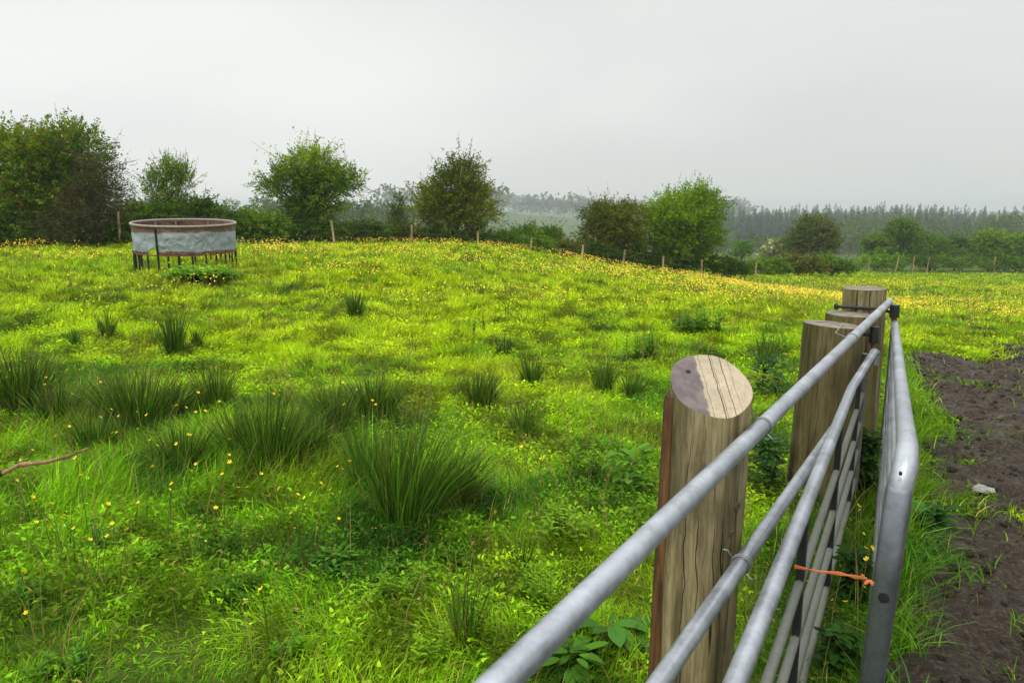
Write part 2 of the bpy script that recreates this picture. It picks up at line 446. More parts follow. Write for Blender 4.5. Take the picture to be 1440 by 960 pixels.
TALL = [G(90, 700), G(250, 690), G(400, 680), G(560, 700), G(30, 640), G(110, 615), G(215, 640), G(300, 640), G(440, 640), G(160, 560), G(330, 590), G(620, 690)]
DARKZ = []
def polar(n0, r0, r1, expo, th0, th1):
    """points with density n0*(5/r)^expo per m2"""
    rr = np.linspace(r0, r1, 4000)
    dens = n0 * np.minimum(1, (5 / rr)) ** expo * rr * (th1 - th0)
    cdf = np.cumsum(dens) * (rr[1] - rr[0]); N = int(cdf[-1])
    r = np.interp(RNG.random(N) * cdf[-1], cdf, rr)
    th = RNG.uniform(th0, th1, N)
    return r * np.sin(th), r * np.cos(th), r
def grass_colour(x, y, r):
    n1 = fbm(x * .22, y * .22, 100, 3); n2 = fbm(x * 1.5, y * 1.5, 110, 4); n3 = RNG.random(len(x))
    far = sstep(4.5, 9, y)
    yel = np.array([.335, .455, .004]); grn = np.array([.15, .33, .006]); dk = np.array([.036, .12, .006]); dry = np.array([.36, .28, .07])
    k = np.clip(.30 + .56 * far + (n1 - .5) * 1.5 + (n2 - .5) * 1.3 + (n3 - .5) * .45, 0, 1)
    c = grn * (1 - k[:, None]) + yel * k[:, None]
    d = np.clip((.465 - n2) * 6.0 + (RNG.random(len(x)) - .5) * .6, 0, 1) * (1 - .35 * far)
    c = c * (1 - d[:, None]) + dk * d[:, None]
    n4 = fbm(x * 4.3, y * 4.3, 113, 3)
    c = c * ((.42 + .95 * sstep(.30, .62, n4)) * far + (.50 + .80 * sstep(.32, .60, n4)) * (1 - far))[:, None]
    lush = 1 - sstep(.9, 1.3, np.abs(track_s(x, y) - 1.4) * 0 + np.abs(track_s(x, y) - .1) * 2.2)   # the strip beside the gates
    lush = lush * (1 - sstep(7, 10, y))
    c = c * (1 - .6 * lush[:, None]) + np.array([.085, .23, .012]) * .6 * lush[:, None]
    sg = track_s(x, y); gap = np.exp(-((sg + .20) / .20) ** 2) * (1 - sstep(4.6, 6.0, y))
    c = c * (1 - .8 * gap[:, None]) + np.array([.022, .075, .006]) * .8 * gap[:, None]  # shade of the gap between the gates put into the blade colour
    dr = (RNG.random(len(x)) < (.035 + .08 * sstep(.62, .75, fbm(x * .9, y * .9, 120, 2)))).astype(float)
    c = c * (1 - dr[:, None]) + dry * dr[:, None]
    return c * np.exp(RNG.normal(0, .30, (len(x), 1)))
def build_grass():
    parts = []
    x, y, r = polar(4600, 1.7, 34, 1.6, -R(45), R(45))
    x2, y2, r2 = polar(5600, 34, 98, 1.75, R(8), R(44))
    k = RNG.random(len(x2)) < .55
    x = np.concatenate([x, x2[k]]); y = np.concatenate([y, y2[k]]); r = np.concatenate([r, r2[k]])
    for t0, t1, rm in ((-R(88), -R(45), 16), (R(45), R(88), 16)):
        xa, ya, ra = polar(2600, .8, rm, 1.6, t0, t1)
        x = np.concatenate([x, xa]); y = np.concatenate([y, ya]); r = np.concatenate([r, ra])
    xa, ya, ra = polar(2600, .5, 1.7, 1.6, -R(46), R(46))
    x = np.concatenate([x, xa]); y = np.concatenate([y, ya]); r = np.concatenate([r, ra])
    tm = track_mask(x, y)
    clump = fbm(x * 2.3, y * 2.3, 130, 3)
    keep = (RNG.random(len(x)) > tm * (.995 - .05 * (fbm(x * 2.2, y * 2.2, 49, 3) > .60))) & (RNG.random(len(x)) < .65 + 1.0 * clump)
    bare = sstep(.66, .72, fbm(x * 2.2, y * 2.2, 140, 3)) * (1 - sstep(5, 9, y)); keep &= RNG.random(len(x)) > bare * .2
    x, y, r, clump = x[keep], y[keep], r[keep], clump[keep]
    z = height(x, y) - .005 + track_mask(x, y) * mud_rise(x, y)
    h = .035 + .17 * np.clip(clump * 1.25, 0, 1) ** 2.4 + .045 * RNG.random(len(x))
    h = h * (.62 + .38 * sstep(5, 9, y))
    for c in TALL:
        h = h + .19 * np.exp(-((x - c.x) ** 2 + (y - c.y) ** 2) / .42 ** 2) * RNG.random(len(x))
    s = track_s(x, y)
    strip = np.exp(-((s - .10) / .2) ** 2) * (1 - sstep(6, 9, y))
    h = h + strip * .20 * RNG.random(len(x))
    h = h * (1 + .45 * sstep(11, 20, y) * RNG.random(len(x)) * (1 - sstep(35, 60, r) * .5))
    w = .0042 * (np.maximum(r, 4) / 4) ** .72 * RNG.uniform(.7, 1.4, len(x))
    ang = RNG.uniform(0, 6.283, len(x)) * .6 + vn(x * 1.4, y * 1.4, 150) * 9
    lean = RNG.uniform(.25, 1.5, len(x))
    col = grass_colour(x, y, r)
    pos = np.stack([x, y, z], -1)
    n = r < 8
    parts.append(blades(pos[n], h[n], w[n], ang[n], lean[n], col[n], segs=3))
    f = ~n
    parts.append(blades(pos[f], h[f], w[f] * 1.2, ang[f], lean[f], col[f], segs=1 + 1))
    # tall seeding stems
    sx_, sy_, sr = polar(55, 2.2, 26, 1.1, -R(43), R(43))
    k = (track_mask(sx_, sy_) < .2) & (fbm(sx_ * .5, sy_ * .5, 160, 3) > .44); sx_, sy_, sr = sx_[k], sy_[k], sr[k]
    N = len(sx_)
    col = np.array([.26, .22, .07]) * RNG.uniform(.6, 1.2, (N, 1))
    parts.append(blades(np.stack([sx_, sy_, height(sx_, sy_)], -1), RNG.uniform(.2, .42, N), .0022 * (1 + sr / 6), RNG.uniform(0, 6.28, N), RNG.uniform(.1, .5, N), col, segs=3))
    # small broad leaves low in the sward (clover, buttercup leaf)
    lx, ly, lr = polar(4200, 1.8, 13, 1.6, -R(44), R(44))
    k = (RNG.random(len(lx)) > track_mask(lx, ly) * .998) & (RNG.random(len(lx)) < .12 + .88 * sstep(.36, .60, fbm(lx * 1.9, ly * 1.9, 170, 3)))
    lx, ly, lr = lx[k], ly[k], lr[k]; N = len(lx)
    pos = np.stack([lx, ly, height(lx, ly) + RNG.uniform(.01, .085, N)], -1)
    col = grass_colour(lx, ly, lr) * .95
    parts.append(blades(pos, RNG.uniform(.008, .026, N) * (1 + lr / 12), RNG.uniform(.006, .017, N) * (1 + lr / 12), RNG.uniform(0, 6.28, N), RNG.uniform(.8, 1.6, N), col, segs=2))
    V, F, C = merge(parts)
    o = np_mesh('meadow_grass', V, F, M_GRASS, colors=C)
    tag(o, 'bright yellow green pasture grass covering the field', 'grass', kind='stuff')
build_grass()

# ------------------------------------------------------------------ rushes
RG = 'rush clumps in the damp grass'
def rush(px, py, top, wpx, n, label, lean=(0, 0), dark=1.0, w=.0045, cat='rushes'):
    b = G(px, py); Y = b.y; n = int(n * .95)
    H = (py - top) / FPX * Y * 1.06; rad = wpx / 2 / FPX * Y
    a = RNG.uniform(0, 6.283, n); q = np.sqrt(RNG.random(n))
    br = q * rad * .45
    x = b.x + br * np.cos(a); y = b.y + br * np.sin(a) * 1.0
    z = height(x, y)
    h = H * (.35 + .75 * RNG.random(n) ** .8) * (1 - .18 * q)
    sp = (rad * .98 * q / H) * RNG.uniform(.4, 1.4, n)
    lx = sp * np.cos(a) + lean[0] * RNG.uniform(.6, 1.2, n) + RNG.normal(0, .085, n); ly = sp * np.sin(a) + lean[1] + RNG.normal(0, .085, n)
    ang = np.arctan2(ly, lx); ln = np.hypot(lx, ly)
    base = np.array([.042, .115, .008]) * dark
    c = base * np.exp(RNG.normal(-.1, .55, (n, 1))) * np.array([1, 1, 1])
    yl = RNG.random(n); c[yl < .22] = np.array([.10, .20, .010]) * RNG.uniform(.7, 1.2, ((yl < .22).sum(), 1))
    c[yl > .955] = np.array([.20, .14, .05]) * RNG.uniform(.5, 1.2, ((yl > .955).sum(), 1))
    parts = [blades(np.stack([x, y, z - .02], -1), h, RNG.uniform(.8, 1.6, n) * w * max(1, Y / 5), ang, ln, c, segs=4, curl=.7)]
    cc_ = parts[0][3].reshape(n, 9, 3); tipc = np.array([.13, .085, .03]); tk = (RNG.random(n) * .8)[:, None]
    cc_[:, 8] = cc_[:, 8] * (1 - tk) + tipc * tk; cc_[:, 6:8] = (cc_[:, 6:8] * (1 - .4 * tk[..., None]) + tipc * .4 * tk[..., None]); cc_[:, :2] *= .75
    # dead brown litter and short blades at the foot
    m = n // 2
    a2 = RNG.uniform(0, 6.283, m); r2 = rad * .75 * np.sqrt(RNG.random(m))
    p2 = np.stack([b.x + r2 * np.cos(a2), b.y + r2 * np.sin(a2), np.zeros(m)], -1); p2[:, 2] = height(p2[:, 0], p2[:, 1])
    c2 = np.where(RNG.random((m, 1)) < .3, np.array([[.14, .10, .035]]), np.array([[.04, .12, .012]])) * RNG.uniform(.5, 1.2, (m, 1))
    parts.append(blades(p2, H * RNG.uniform(.12, .4, m), np.full(m, w * 1.1 * max(1, Y / 5)), a2 + RNG.normal(0, .5, m), RNG.uniform(.3, 1.3, m), c2, segs=3))
    V, F, C = merge(parts)
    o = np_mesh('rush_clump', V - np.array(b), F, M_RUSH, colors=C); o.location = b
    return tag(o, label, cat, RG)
rush(575, 738, 548, 185, 720, 'largest dark green rush clump, leaning over in the middle of the near grass', (.22, 0))
rush(515, 690, 560, 90, 260, 'lighter loose rushes growing against the largest leaning clump', (-.05, 0), 1.3)
rush(35, 580, 470, 120, 700, 'dense rush clump at the very edge of the meadow, beyond the brown twig', (.12, 0), .8)
rush(85, 605, 518, 105, 480, 'low dark rush clump just nearer than the edge clump and beyond the twig', (.05, 0), .8)
rush(192, 605, 492, 170, 900, 'broad dark rush clump with buttercups in front of it', (0, 0), .85)
rush(248, 590, 520, 70, 320, 'short rushes leaning off the side of the broad dark clump', (.3, 0), .9)
rush(305, 582, 500, 80, 420, 'upright narrow rush clump between two broad ones', (0, 0), .9)
rush(385, 660, 528, 140, 760, 'tall green rush clump leaning towards the largest clump', (.12, 0), 1.05)
rush(340, 650, 548, 90, 380, 'pale green rush clump under the tall leaning one', (-.06, 0), 1.3)
rush(530, 592, 506, 100, 520, 'upright dark rush clump directly beyond the largest clump', (.02, 0), .85)
rush(470, 605, 520, 100, 420, 'loose spreading rush clump between the tall green one and the upright dark one', (-.04, 0), 1.0)
rush(135, 640, 560, 110, 420, 'wide soft rush clump in tall grass, just nearer than the broad dark one', (.08, 0), 1.1)
rush(260, 660, 575, 120, 460, 'green rush clump in the tall grass, between twig tip and tall leaning clump', (.1, 0), 1.15)
rush(440, 650, 560, 90, 360, 'rush clump filling the gap before the largest leaning clump', (-.05, 0), 1.0)
rush(640, 720, 600, 80, 260, 'dark stems splaying out of the open side of the largest clump', (.45, 0), .8)
rush(675, 575, 508, 72, 430, 'round dense rush clump tilted sideways in short grass', (.18, 0), .75)
rush(647, 560, 525, 22, 60, 'thin sprig of rushes beside the round dense clump', (-.05, 0), 1.0)
rush(746, 546, 490, 42, 200, 'small upright rush clump next to the round dense clump', (0, 0), .9)
rush(735, 615, 553, 62, 230, 'sparse rush clump nearer than the round dense clump', (.05, 0), 1.2)
rush(848, 558, 496, 46, 240, 'medium rush clump beyond the slant topped post', (-.02, 0), .9)
rush(887, 562, 512, 44, 200, 'rush clump touching the one beyond the slant topped post', (.12, 0), 1.1)
rush(500, 450, 405, 34, 200, 'single dark rush clump far out in the open pasture', (0, 0), .8)
rush(246, 500, 426, 46, 260, 'tall narrow rush clump in the open pasture below the feeder', (0, 0), 1.0)
rush(277, 490, 455, 24, 110, 'small dark rush clump beside the tall narrow one', (.05, 0), .7)
rush(222, 485, 456, 26, 90, 'small pale rush clump beside the tall narrow one', (-.05, 0), 1.2)
rush(152, 476, 432, 34, 150, 'isolated rush clump with dark base below the big brown hawthorn', (0, 0), .9)
rush(106, 488, 452, 22, 80, 'faint small rush clump beside the isolated dark based one', (0, 0), 1.0)
rush(655, 905, 755, 100, 85, 'thin see-through rushes growing among ferny weeds near the top rail', (0, 0), .9, .004)
rush(735, 800, 720, 70, 60, 'sparse rush stems standing by the slant topped post', (.06, 0), .9, .004)
rush(1075, 520, 468, 40, 160, 'dark rush tuft behind the slant topped post', (0, 0), .9)

# ------------------------------------------------------------------ broad leaved weeds
def leaf_strip(p, d, L, Wd, droop, roll, segs=5, fold=.2):
    """one leaf: centre line plus two edges"""
    d = Vector(d).normalized(); side = d.cross(Vector((0, 0, 1)))
    side = side.normalized() if side.length > 1e-3 else Vector((1, 0, 0))
    V = []; up = side.cross(d)
    for i in range(segs + 1):
        t = i / segs
        c = Vector(p) + d * L * t + Vector((0, 0, -droop * L * t * t))
        wv = Wd * .5 * (math.sin(math.pi * min(1, t * .92 + .08)) ** .75) * (1 + .12 * math.sin(7 * t + roll * 5))
        V += [c - side * wv + up * fold * wv, c, c + side * wv + up * fold * wv]
    F = []
    for i in range(segs):
        for j in (0, 1):
            a = i * 3 + j; F.append((a, a + 1, a + 4, a + 3))
    return V, F
def broadleaf(name, label, cat, px, py, wpx, hpx, nl, leafL, ratio, col, group, flat=.5, stalk=False, Yover=None):
    b = G(px, py); Y = b.y; rad = wpx / 2 / FPX * Y; H = hpx / FPX * Y
    V = []; F = []; C = []
    for k in range(nl):
        a = random.uniform(0, 6.283); q = random.random()
        root = Vector((b.x + math.cos(a) * rad * .5 * q, b.y + math.sin(a) * rad * .5 * q, 0)); root.z = hz(root.x, root.y) + H * random.uniform(.02, .75) * (1 if stalk else .6)
        d = Vector((math.cos(a), math.sin(a), random.uniform(.1, .9) * (1 - flat) + .1))
        L = leafL * random.uniform(.55, 1.2)
        v, f = leaf_strip(root, d, L, L * ratio, random.uniform(.1, .6), random.random())
        n = len(V); V += v; F += [tuple(i + n for i in ff) for ff in f]
        c = np.array(col) * random.uniform(.55, 1.45); C += [c] * len(v)
    o = np_mesh(name, np.array([tuple(v - b) for v in V]), [np.array(F)], M_HERB, colors=np.array(C), smooth=True)
    o.location = b
    return tag(o, label, cat, group)
DG = 'broad leaved weeds in the field'
broadleaf('dock_plant', 'large leaved dock plant growing by the slant topped post, on its meadow side', 'dock', 885, 690, 100, 90, 60, .10, .40, (.075, .19, .010), DG, .4, True)
broadleaf('dock_plant', 'low dock leaves seen below the top rail, beside the foot of the slant topped post', 'dock', 800, 940, 110, 70, 44, .12, .38, (.05, .14, .008), DG, .6)
broadleaf('dock_plant', 'dock leaves crowding the foot of the slant topped post', 'dock', 860, 905, 90, 80, 26, .16, .4, (.045, .13, .016), DG, .5)
broadleaf('nettle_patch', 'dark nettle clump behind the slant topped post and the mossy post', 'nettles', 1078, 560, 90, 85, 130, .10, .45, (.022, .07, .012), DG, .3, True)
broadleaf('nettle_patch', 'nettles filling the gap between slant topped post and mossy post under the top rail', 'nettles', 1075, 690, 80, 120, 150, .085, .5, (.035, .10, .014), DG, .3, True)
broadleaf('bramble_patch', 'bramble leaves sprawling from the new gate to the muddy track', 'bramble', 1308, 760, 95, 70, 120, .075, .65, (.035, .11, .015), DG, .35, True)
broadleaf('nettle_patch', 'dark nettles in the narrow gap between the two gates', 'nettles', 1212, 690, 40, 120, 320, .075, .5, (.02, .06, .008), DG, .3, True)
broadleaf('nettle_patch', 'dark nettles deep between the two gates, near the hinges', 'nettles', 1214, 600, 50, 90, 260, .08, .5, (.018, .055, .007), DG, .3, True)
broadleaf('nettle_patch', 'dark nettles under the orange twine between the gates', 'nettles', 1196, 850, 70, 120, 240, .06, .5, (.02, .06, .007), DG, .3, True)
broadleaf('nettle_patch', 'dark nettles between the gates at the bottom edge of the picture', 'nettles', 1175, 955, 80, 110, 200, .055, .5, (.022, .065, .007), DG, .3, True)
broadleaf('round_leaf_weed', 'round leaved weed low beside the second rail', 'weed', 1040, 925, 50, 45, 22, .05, 1.0, (.10, .20, .02), DG, .6)
broadleaf('dock_plant', 'collapsed dark dock tuft on the grass beyond the muddy track', 'dock', 1382, 468, 40, 16, 60, .14, .4, (.03, .06, .02), DG, .5)
broadleaf('meadow_weed', 'ferny leaved weed patch near the camera beside the largest rush clump', 'weed', 470, 800, 110, 35, 130, .06, .35, (.055, .15, .007), DG, .4, True)
def spike(name, label, px, py, top, wpx, n, col, group, cat='thistle', nst=1):
    b = G(px, py); Y = b.y; H = (py - top) / FPX * Y; rad = wpx / 2 / FPX * Y
    V = []; F = []; C = []
    for s in range(nst):
        ox, oy = (random.uniform(-rad, rad) * .6, random.uniform(-rad, rad) * .6) if nst > 1 else (0, 0)
        hh = H * random.uniform(.65, 1.0) if nst > 1 else H
        lx, ly = random.uniform(-.1, .1), random.uniform(-.1, .1)
        for k in range(n):
            t = (k + .5) / n; a = k * 2.4 + random.random() * .5
            p = Vector((b.x + ox + lx * hh * t, b.y + oy + ly * hh * t, b.z + hh * t))
            L = (rad if nst == 1 else rad * .5) * (1.15 - .8 * t) * random.uniform(.7, 1.2)
            v, f = leaf_strip(p, (math.cos(a), math.sin(a), .7), max(L, .015), max(L, .015) * .26, .35, random.random(), 4)
            m = len(V); V += v; F += [tuple(i + m for i in ff) for ff in f]
            C += [np.array(col) * random.uniform(.6, 1.35) * (.8 + .5 * t)] * len(v)
        m = len(V); q = .004 * max(1, Y / 5)
        V += [Vector((b.x + ox - q, b.y + oy, b.z)), Vector((b.x + ox + q, b.y + oy, b.z)), Vector((b.x + ox + lx * hh, b.y + oy + ly * hh, b.z + hh)), Vector((b.x + ox + lx * hh, b.y + oy + ly * hh, b.z + hh))]
        F.append((m, m + 1, m + 2, m + 3)); C += [np.array(col) * .8] * 4
    o = np_mesh(name, np.array([tuple(v - b) for v in V]), [np.array(F)], M_HERB, colors=np.array(C), smooth=True)
    o.location = b
    return tag(o, label, cat, group)
SG = 'upright thistles and weeds in the field'
spike('meadow_weed', 'leafy weed bed in the grass in front of the feeder legs', 285, 396, 374, 130, 10, (.10, .24, .006), SG, 'weed', 34)
spike('thistle', 'bushy dark thistle in the mid field, near the round dense rush clump', 707, 502, 466, 32, 40, (.03, .09, .010), SG, nst=7)
spike('thistle', 'tall thin thistle in the mid field beyond the bushy one', 710, 446, 418, 16, 26, (.035, .09, .02), SG, nst=3)
spike('thistle', 'wider dark thistle in the mid field on the feeder side of the tall thin one', 665, 478, 436, 26, 26, (.035, .10, .02), SG, nst=4)
spike('thistle', 'thistle pair in the mid field between the tall thin and the wider one', 683, 470, 432, 16, 26, (.03, .085, .02), SG, nst=2)
spike('meadow_weed', 'pale ferny weed standing in front of the thin see-through rushes', 690, 905, 795, 60, 30, (.15, .27, .008), SG, 'weed', 6)
spike('meadow_weed', 'pale ferny weed tangled in the near corner of the top rail', 600, 945, 860, 90, 26, (.15, .27, .008), SG, 'weed', 8)
spike('meadow_weed', 'dark ferny weed with a dry head under the buttercups', 145, 780, 705, 50, 28, (.06, .15, .02), SG, 'weed', 6)
spike('meadow_weed', 'yellow green ferny weed between slant topped post and largest rush clump', 800, 760, 690, 110, 26, (.15, .27, .008), SG, 'weed', 10)
spike('meadow_weed', 'low grey green weed at the near edge of the meadow', 85, 950, 905, 110, 20, (.06, .15, .008), SG, 'weed', 9)
spike('meadow_weed', 'leafy green weed between the big rush clump and dock plant', 700, 700, 655, 60, 20, (.06, .16, .015), SG, 'weed', 7)
spike('meadow_weed', 'tall leafy weed bed beyond the slant topped post', 905, 510, 455, 75, 20, (.08, .20, .007), SG, 'weed', 12)
spike('meadow_weed', 'tall leafy weed bed in front of the yellow buttercup drift', 985, 470, 425, 90, 18, (.10, .22, .007), SG, 'weed', 16)
spike('meadow_weed', 'leafy weed bed beside the mossy post, on the meadow side', 1090, 500, 452, 60, 20, (.08, .20, .007), SG, 'weed', 10)
for px_, py_, top_, w_, n_, c_, k_, lab in (
        (560, 850, 790, 80, 22, (.12, .24, .008), 9, 'pale ferny weed patch beyond the near corner of the top rail'),
        (330, 840, 800, 100, 20, (.05, .14, .006), 9, 'dark ferny weed patch in the open turf, below the buttercup clusters'),
        (400, 925, 880, 90, 20, (.07, .18, .006), 8, 'mid green ferny weed patch at the bottom edge, nearer than the dark one'),
        (760, 850, 780, 80, 22, (.13, .25, .008), 9, 'yellow green ferny weed patch just beyond the top rail, before the slant topped post'),
        (210, 800, 755, 80, 20, (.10, .22, .007), 8, 'bright ferny weed patch among the nearest buttercups'),
        (640, 800, 755, 70, 20, (.06, .17, .006), 7, 'deep green ferny weed patch beside the thin see-through rushes'),
        (820, 660, 620, 70, 20, (.11, .23, .007), 8, 'light weed patch between dock plant and sparse rush clump'),
        (50, 850, 805, 80, 20, (.055, .15, .006), 7, 'dark weed patch at the edge of the picture below the twig')):
    spike('meadow_weed', lab, px_, py_, top_, w_, n_, c_, SG, 'weed', k_)
spike('meadow_weed', 'small weed clump on the verge between new gate and muddy track', 1345, 640, 590, 40, 20, (.10, .24, .007), SG, 'weed', 4)

# ------------------------------------------------------------------ buttercups
YEL = np.array([.86, .60, .002])
def cup_mesh(r, seg=5):
    V = [(0, 0, 0)]; F = []
    for k in range(5):
        a = 2 * math.pi * k / 5
        for da, q, zz in ((-.5, .75, .28), (-.22, 1.05, .55), (.22, 1.05, .55), (.5, .75, .28)):
            V.append((math.cos(a + da) * r * q, math.sin(a + da) * r * q, zz * r))
        b = 1 + 4 * k; F.append((0, b, b + 1, b + 2)); F.append((0, b + 2, b + 3, b + 3 - 0) if False else (0, b + 2, b + 3))
    return V, F
def flower_masters():
    out_ = []
    for i, (H, bend) in enumerate(((.20, .05), (.28, .09), (.34, -.07))):
        pet = bpy.data.meshes.new('flower_head'); v, f = cup_mesh(.0098)
        tl = Matrix.Rotation(.5 + .15 * i, 4, 'X')
        pet.from_pydata([tuple(tl @ Vector(q) + Vector((bend, 0, H))) for q in v], [], f)
        a = pet.color_attributes.new('Col', 'FLOAT_COLOR', 'POINT')
        for d_ in a.data: d_.color = (*YEL, 1)
        pet.materials.append(M_PETAL)
        mb = MB(); mb.tube([(0, 0, -.02), (bend * .3, 0, H * .5), (bend, 0, H)], [.0022, .0018, .0014], 4)
        st = bpy.data.meshes.new('stem'); st.from_pydata([tuple(q) for q in mb.v], [], mb.f)
        a = st.color_attributes.new('Col', 'FLOAT_COLOR', 'POINT')
        for d_ in a.data: d_.color = (.08, .16, .02, 1)
        st.materials.append(M_HERB)
        out_.append((pet, st))
    return out_
FM = flower_masters()
BG_ = 'buttercups standing in the near grass'
BL = 'single yellow buttercup flowering on a thin stem in the near meadow grass'
def flower_near(x, y, rz, var, sc=1.0):
    pet, st = FM[var]
    t = thing('buttercup', BL, 'buttercup', (x, y, hz(x, y)), BG_)
    t.rotation_euler = (0, 0, rz); t.scale = (sc, sc, sc)
    for nm, me in (('flower_head', pet), ('stem', st)):
        o = bpy.data.objects.new(nm, me); COL.objects.link(o); o.parent = t
FXY = [(105,735),(98,728),(90,740),(133,755),(128,765),(145,770),(42,690),(42,738),(125,698),(190,695),(265,565),(160,580),(150,590),(178,605),(122,610),(250,608),(220,620),(205,585),(20,925),(8,920),(145,825),(75,655),(475,650),(470,715),(475,690),(490,665),(460,700),(520,600),(545,610),(505,560),(490,570),(380,905),(275,575),(282,570),(640,610),(720,640),(755,650),(1187,812),(1195,780),(1202,775),(1190,855),(1205,765),(380,700),(420,705),(260,695),(240,690),(300,680),(355,690),(310,655),(270,660),(60,600),(65,610),(395,612),(340,610)]
nf = 0
for px, py in FXY:
    g = G(px, py + 58 if py < 900 else py + 20); flower_near(g.x, g.y, random.uniform(0, 6.28), random.choice((0, 1, 1, 2)), random.uniform(.85, 1.25)); nf += 1
    if random.random() < .6:
        flower_near(g.x + random.uniform(-.06, .06), g.y + random.uniform(-.1, .1), random.uniform(0, 6.28), random.choice((0, 0, 1, 2)), random.uniform(.8, 1.15)); nf += 1
# drift field
def drift():
    th = RNG.uniform(-R(41), R(41), 260000); r = np.sqrt(RNG.uniform(3.2 ** 2, 48 ** 2, 260000))
    x = r * np.sin(th); y = r * np.cos(th)
    n = fbm(x * .33, y * .33, 200, 3); n2 = fbm(x * 1.4, y * 1.4, 210, 2)
    d = .008 + .36 * sstep(.44, .62, n) * sstep(7, 14, y) + .03 * sstep(.5, .65, n) + .03 * sstep(7, 12, y)
    band = np.exp(-((y - 22 - .35 * (x - 4)) / 6.5) ** 2) * sstep(0, 5, x) * (1 - sstep(10, 14.5, x))
    d = d + (.5 - .25 * sstep(5, 9, x)) * band * sstep(.34, .56, n2)
    d = d * (.15 + 1.5 * sstep(.42, .62, n2))
    k = (RNG.random(len(x)) < d * .62) & (track_mask(x, y) < .1) & (y < 46)
    return x[k], y[k], r[k]
dx, dy, dr = drift()
order = np.argsort(dr)
need = 300 - nf
for q in order[:need]:
    x, y = float(dx[q]), float(dy[q])
    var = random.choice((0, 1, 1, 2))
    if dr[q] < 5.5: flower_near(x, y, random.uniform(0, 6.28), var, random.uniform(.9, 1.2))
    else:
        pet, st = FM[var]
        flower_near(x, y, random.uniform(0, 6.28), var, random.uniform(.9, 1.25))
rest = order[need:]
def build_drift(ix):
    x, y, r = dx[ix], dy[ix], dr[ix]; N = len(ix)
    z = height(x, y) + RNG.uniform(.13, .36, N)
    rad = .0105 * (1 + .8 * np.clip((r - 6) / 22, 0, 1.0)) * RNG.uniform(.75, 1.3, N)
    tilt = RNG.uniform(0, 6.283, N); tm = RNG.uniform(.15, .8, N)
    nrm = np.stack([np.cos(tilt) * tm, np.sin(tilt) * tm - .25, np.ones(N)], -1); nrm /= np.linalg.norm(nrm, axis=1)[:, None]
    e1 = np.cross(nrm, np.array([1.0, 0, 0])); e1 /= np.linalg.norm(e1, axis=1)[:, None]; e2 = np.cross(nrm, e1)
    c0 = np.stack([x, y, z], -1); vs = [c0]
    for k in range(5):
        a = 2 * math.pi * k / 5
        vs.append(c0 + (e1 * math.cos(a) + e2 * math.sin(a)) * rad[:, None] + nrm * (rad * .45)[:, None])
    V = np.stack(vs, 1).reshape(-1, 3); b = np.arange(N)[:, None] * 6
    F = np.concatenate([np.concatenate([b, b + 1 + k, b + 1 + (k + 1) % 5], 1) for k in range(5)])
    C = np.repeat(YEL * RNG.uniform(.75, 1.1, (N, 1)), 6, axis=0)
    o = np_mesh('buttercup_drift', V, [F], M_PETAL, colors=C)
    tag(o, 'yellow drift of countless buttercups across the middle of the field', 'buttercups', kind='stuff')
    print('buttercups', N)
build_drift(rest)

# ------------------------------------------------------------------ trees and bushes
def rand_dirs(n):
    v = RNG.normal(size=(n, 3)); return v / np.linalg.norm(v, axis=1)[:, None]
def leaf_quads(pos, size, col, dirs=None):
    N = len(pos); a = rand_dirs(N); a[:, 2] *= .6
    if dirs is not None: a = a * .8 + dirs
    a /= np.linalg.norm(a, axis=1)[:, None]
    b = np.cross(a, rand_dirs(N)); b /= np.linalg.norm(b, axis=1)[:, None]
    L = size[:, None]
    V = np.stack([pos, pos + a * L * .5 + b * L * .32, pos + a * L, pos + a * L * .5 - b * L * .32], 1).reshape(-1, 3)
    F = np.arange(4 * N).reshape(N, 4)
    return V, F, np.repeat(col, 4, axis=0)
def crown(lobes, n, per, slen, leaf, cols, up=.35, wind=(0, 0, 0), shell=.35, outer=.3, bottom=-.7):
    """lobes: (centre, rx, ry, rz). Returns leaf V,F,C and the bare shoot lines."""
    vol = np.array([(l[1] * l[3]) for l in lobes]); pick = RNG.choice(len(lobes), n, p=vol / vol.sum())
    c = np.array([l[0] for l in lobes])[pick]; rr = np.array([(l[1], l[2], l[3]) for l in lobes])[pick]
    d = rand_dirs(n); d[:, 2] = np.where(d[:, 2] < bottom, -d[:, 2], d[:, 2])
    q = RNG.uniform(shell ** 2, 1.0, n) ** .5
    st = c + d * rr * (q * .92)[:, None]
    sd_ = d + np.array([0, 0, up]) + np.array(wind) + RNG.normal(0, .30, (n, 3)); sd_ /= np.linalg.norm(sd_, axis=1)[:, None]
    L = slen * RNG.uniform(.4, 1.25, n) * (1 + outer * (RNG.random(n) < .14) * 1.2)
    t = RNG.random((n, per)) ** .85
    sprd = (L[:, None] * .17 * (1.08 - t))[..., None]
    pos = st[:, None] + sd_[:, None] * (t * L[:, None])[..., None] + RNG.normal(size=(n, per, 3)) * sprd
    pos[..., 2] -= .10 * (t ** 2) * L[:, None]
    mixk = np.clip(.5 + RNG.normal(0, .28, n) + (vn(st[:, 0] * 1.3 / slen * .5, st[:, 2] * 1.3 / slen * .5, 300) - .5) * 1.0, 0, 1)
    c1, c2 = np.array(cols[0]), np.array(cols[1])
    col = c1 * (1 - mixk[:, None]) + c2 * mixk[:, None]
    if len(cols) > 2:
        sel = RNG.random(n) < .22; col[sel] = np.array(cols[2])
    col = np.repeat(col, per, axis=0) * RNG.uniform(.7, 1.3, (n * per, 1))
    V, F, C = leaf_quads(pos.reshape(-1, 3), leaf * RNG.uniform(.6, 1.3, n * per), col, np.repeat(sd_ * .6, per, axis=0))
    return V, F, C, st, sd_, L
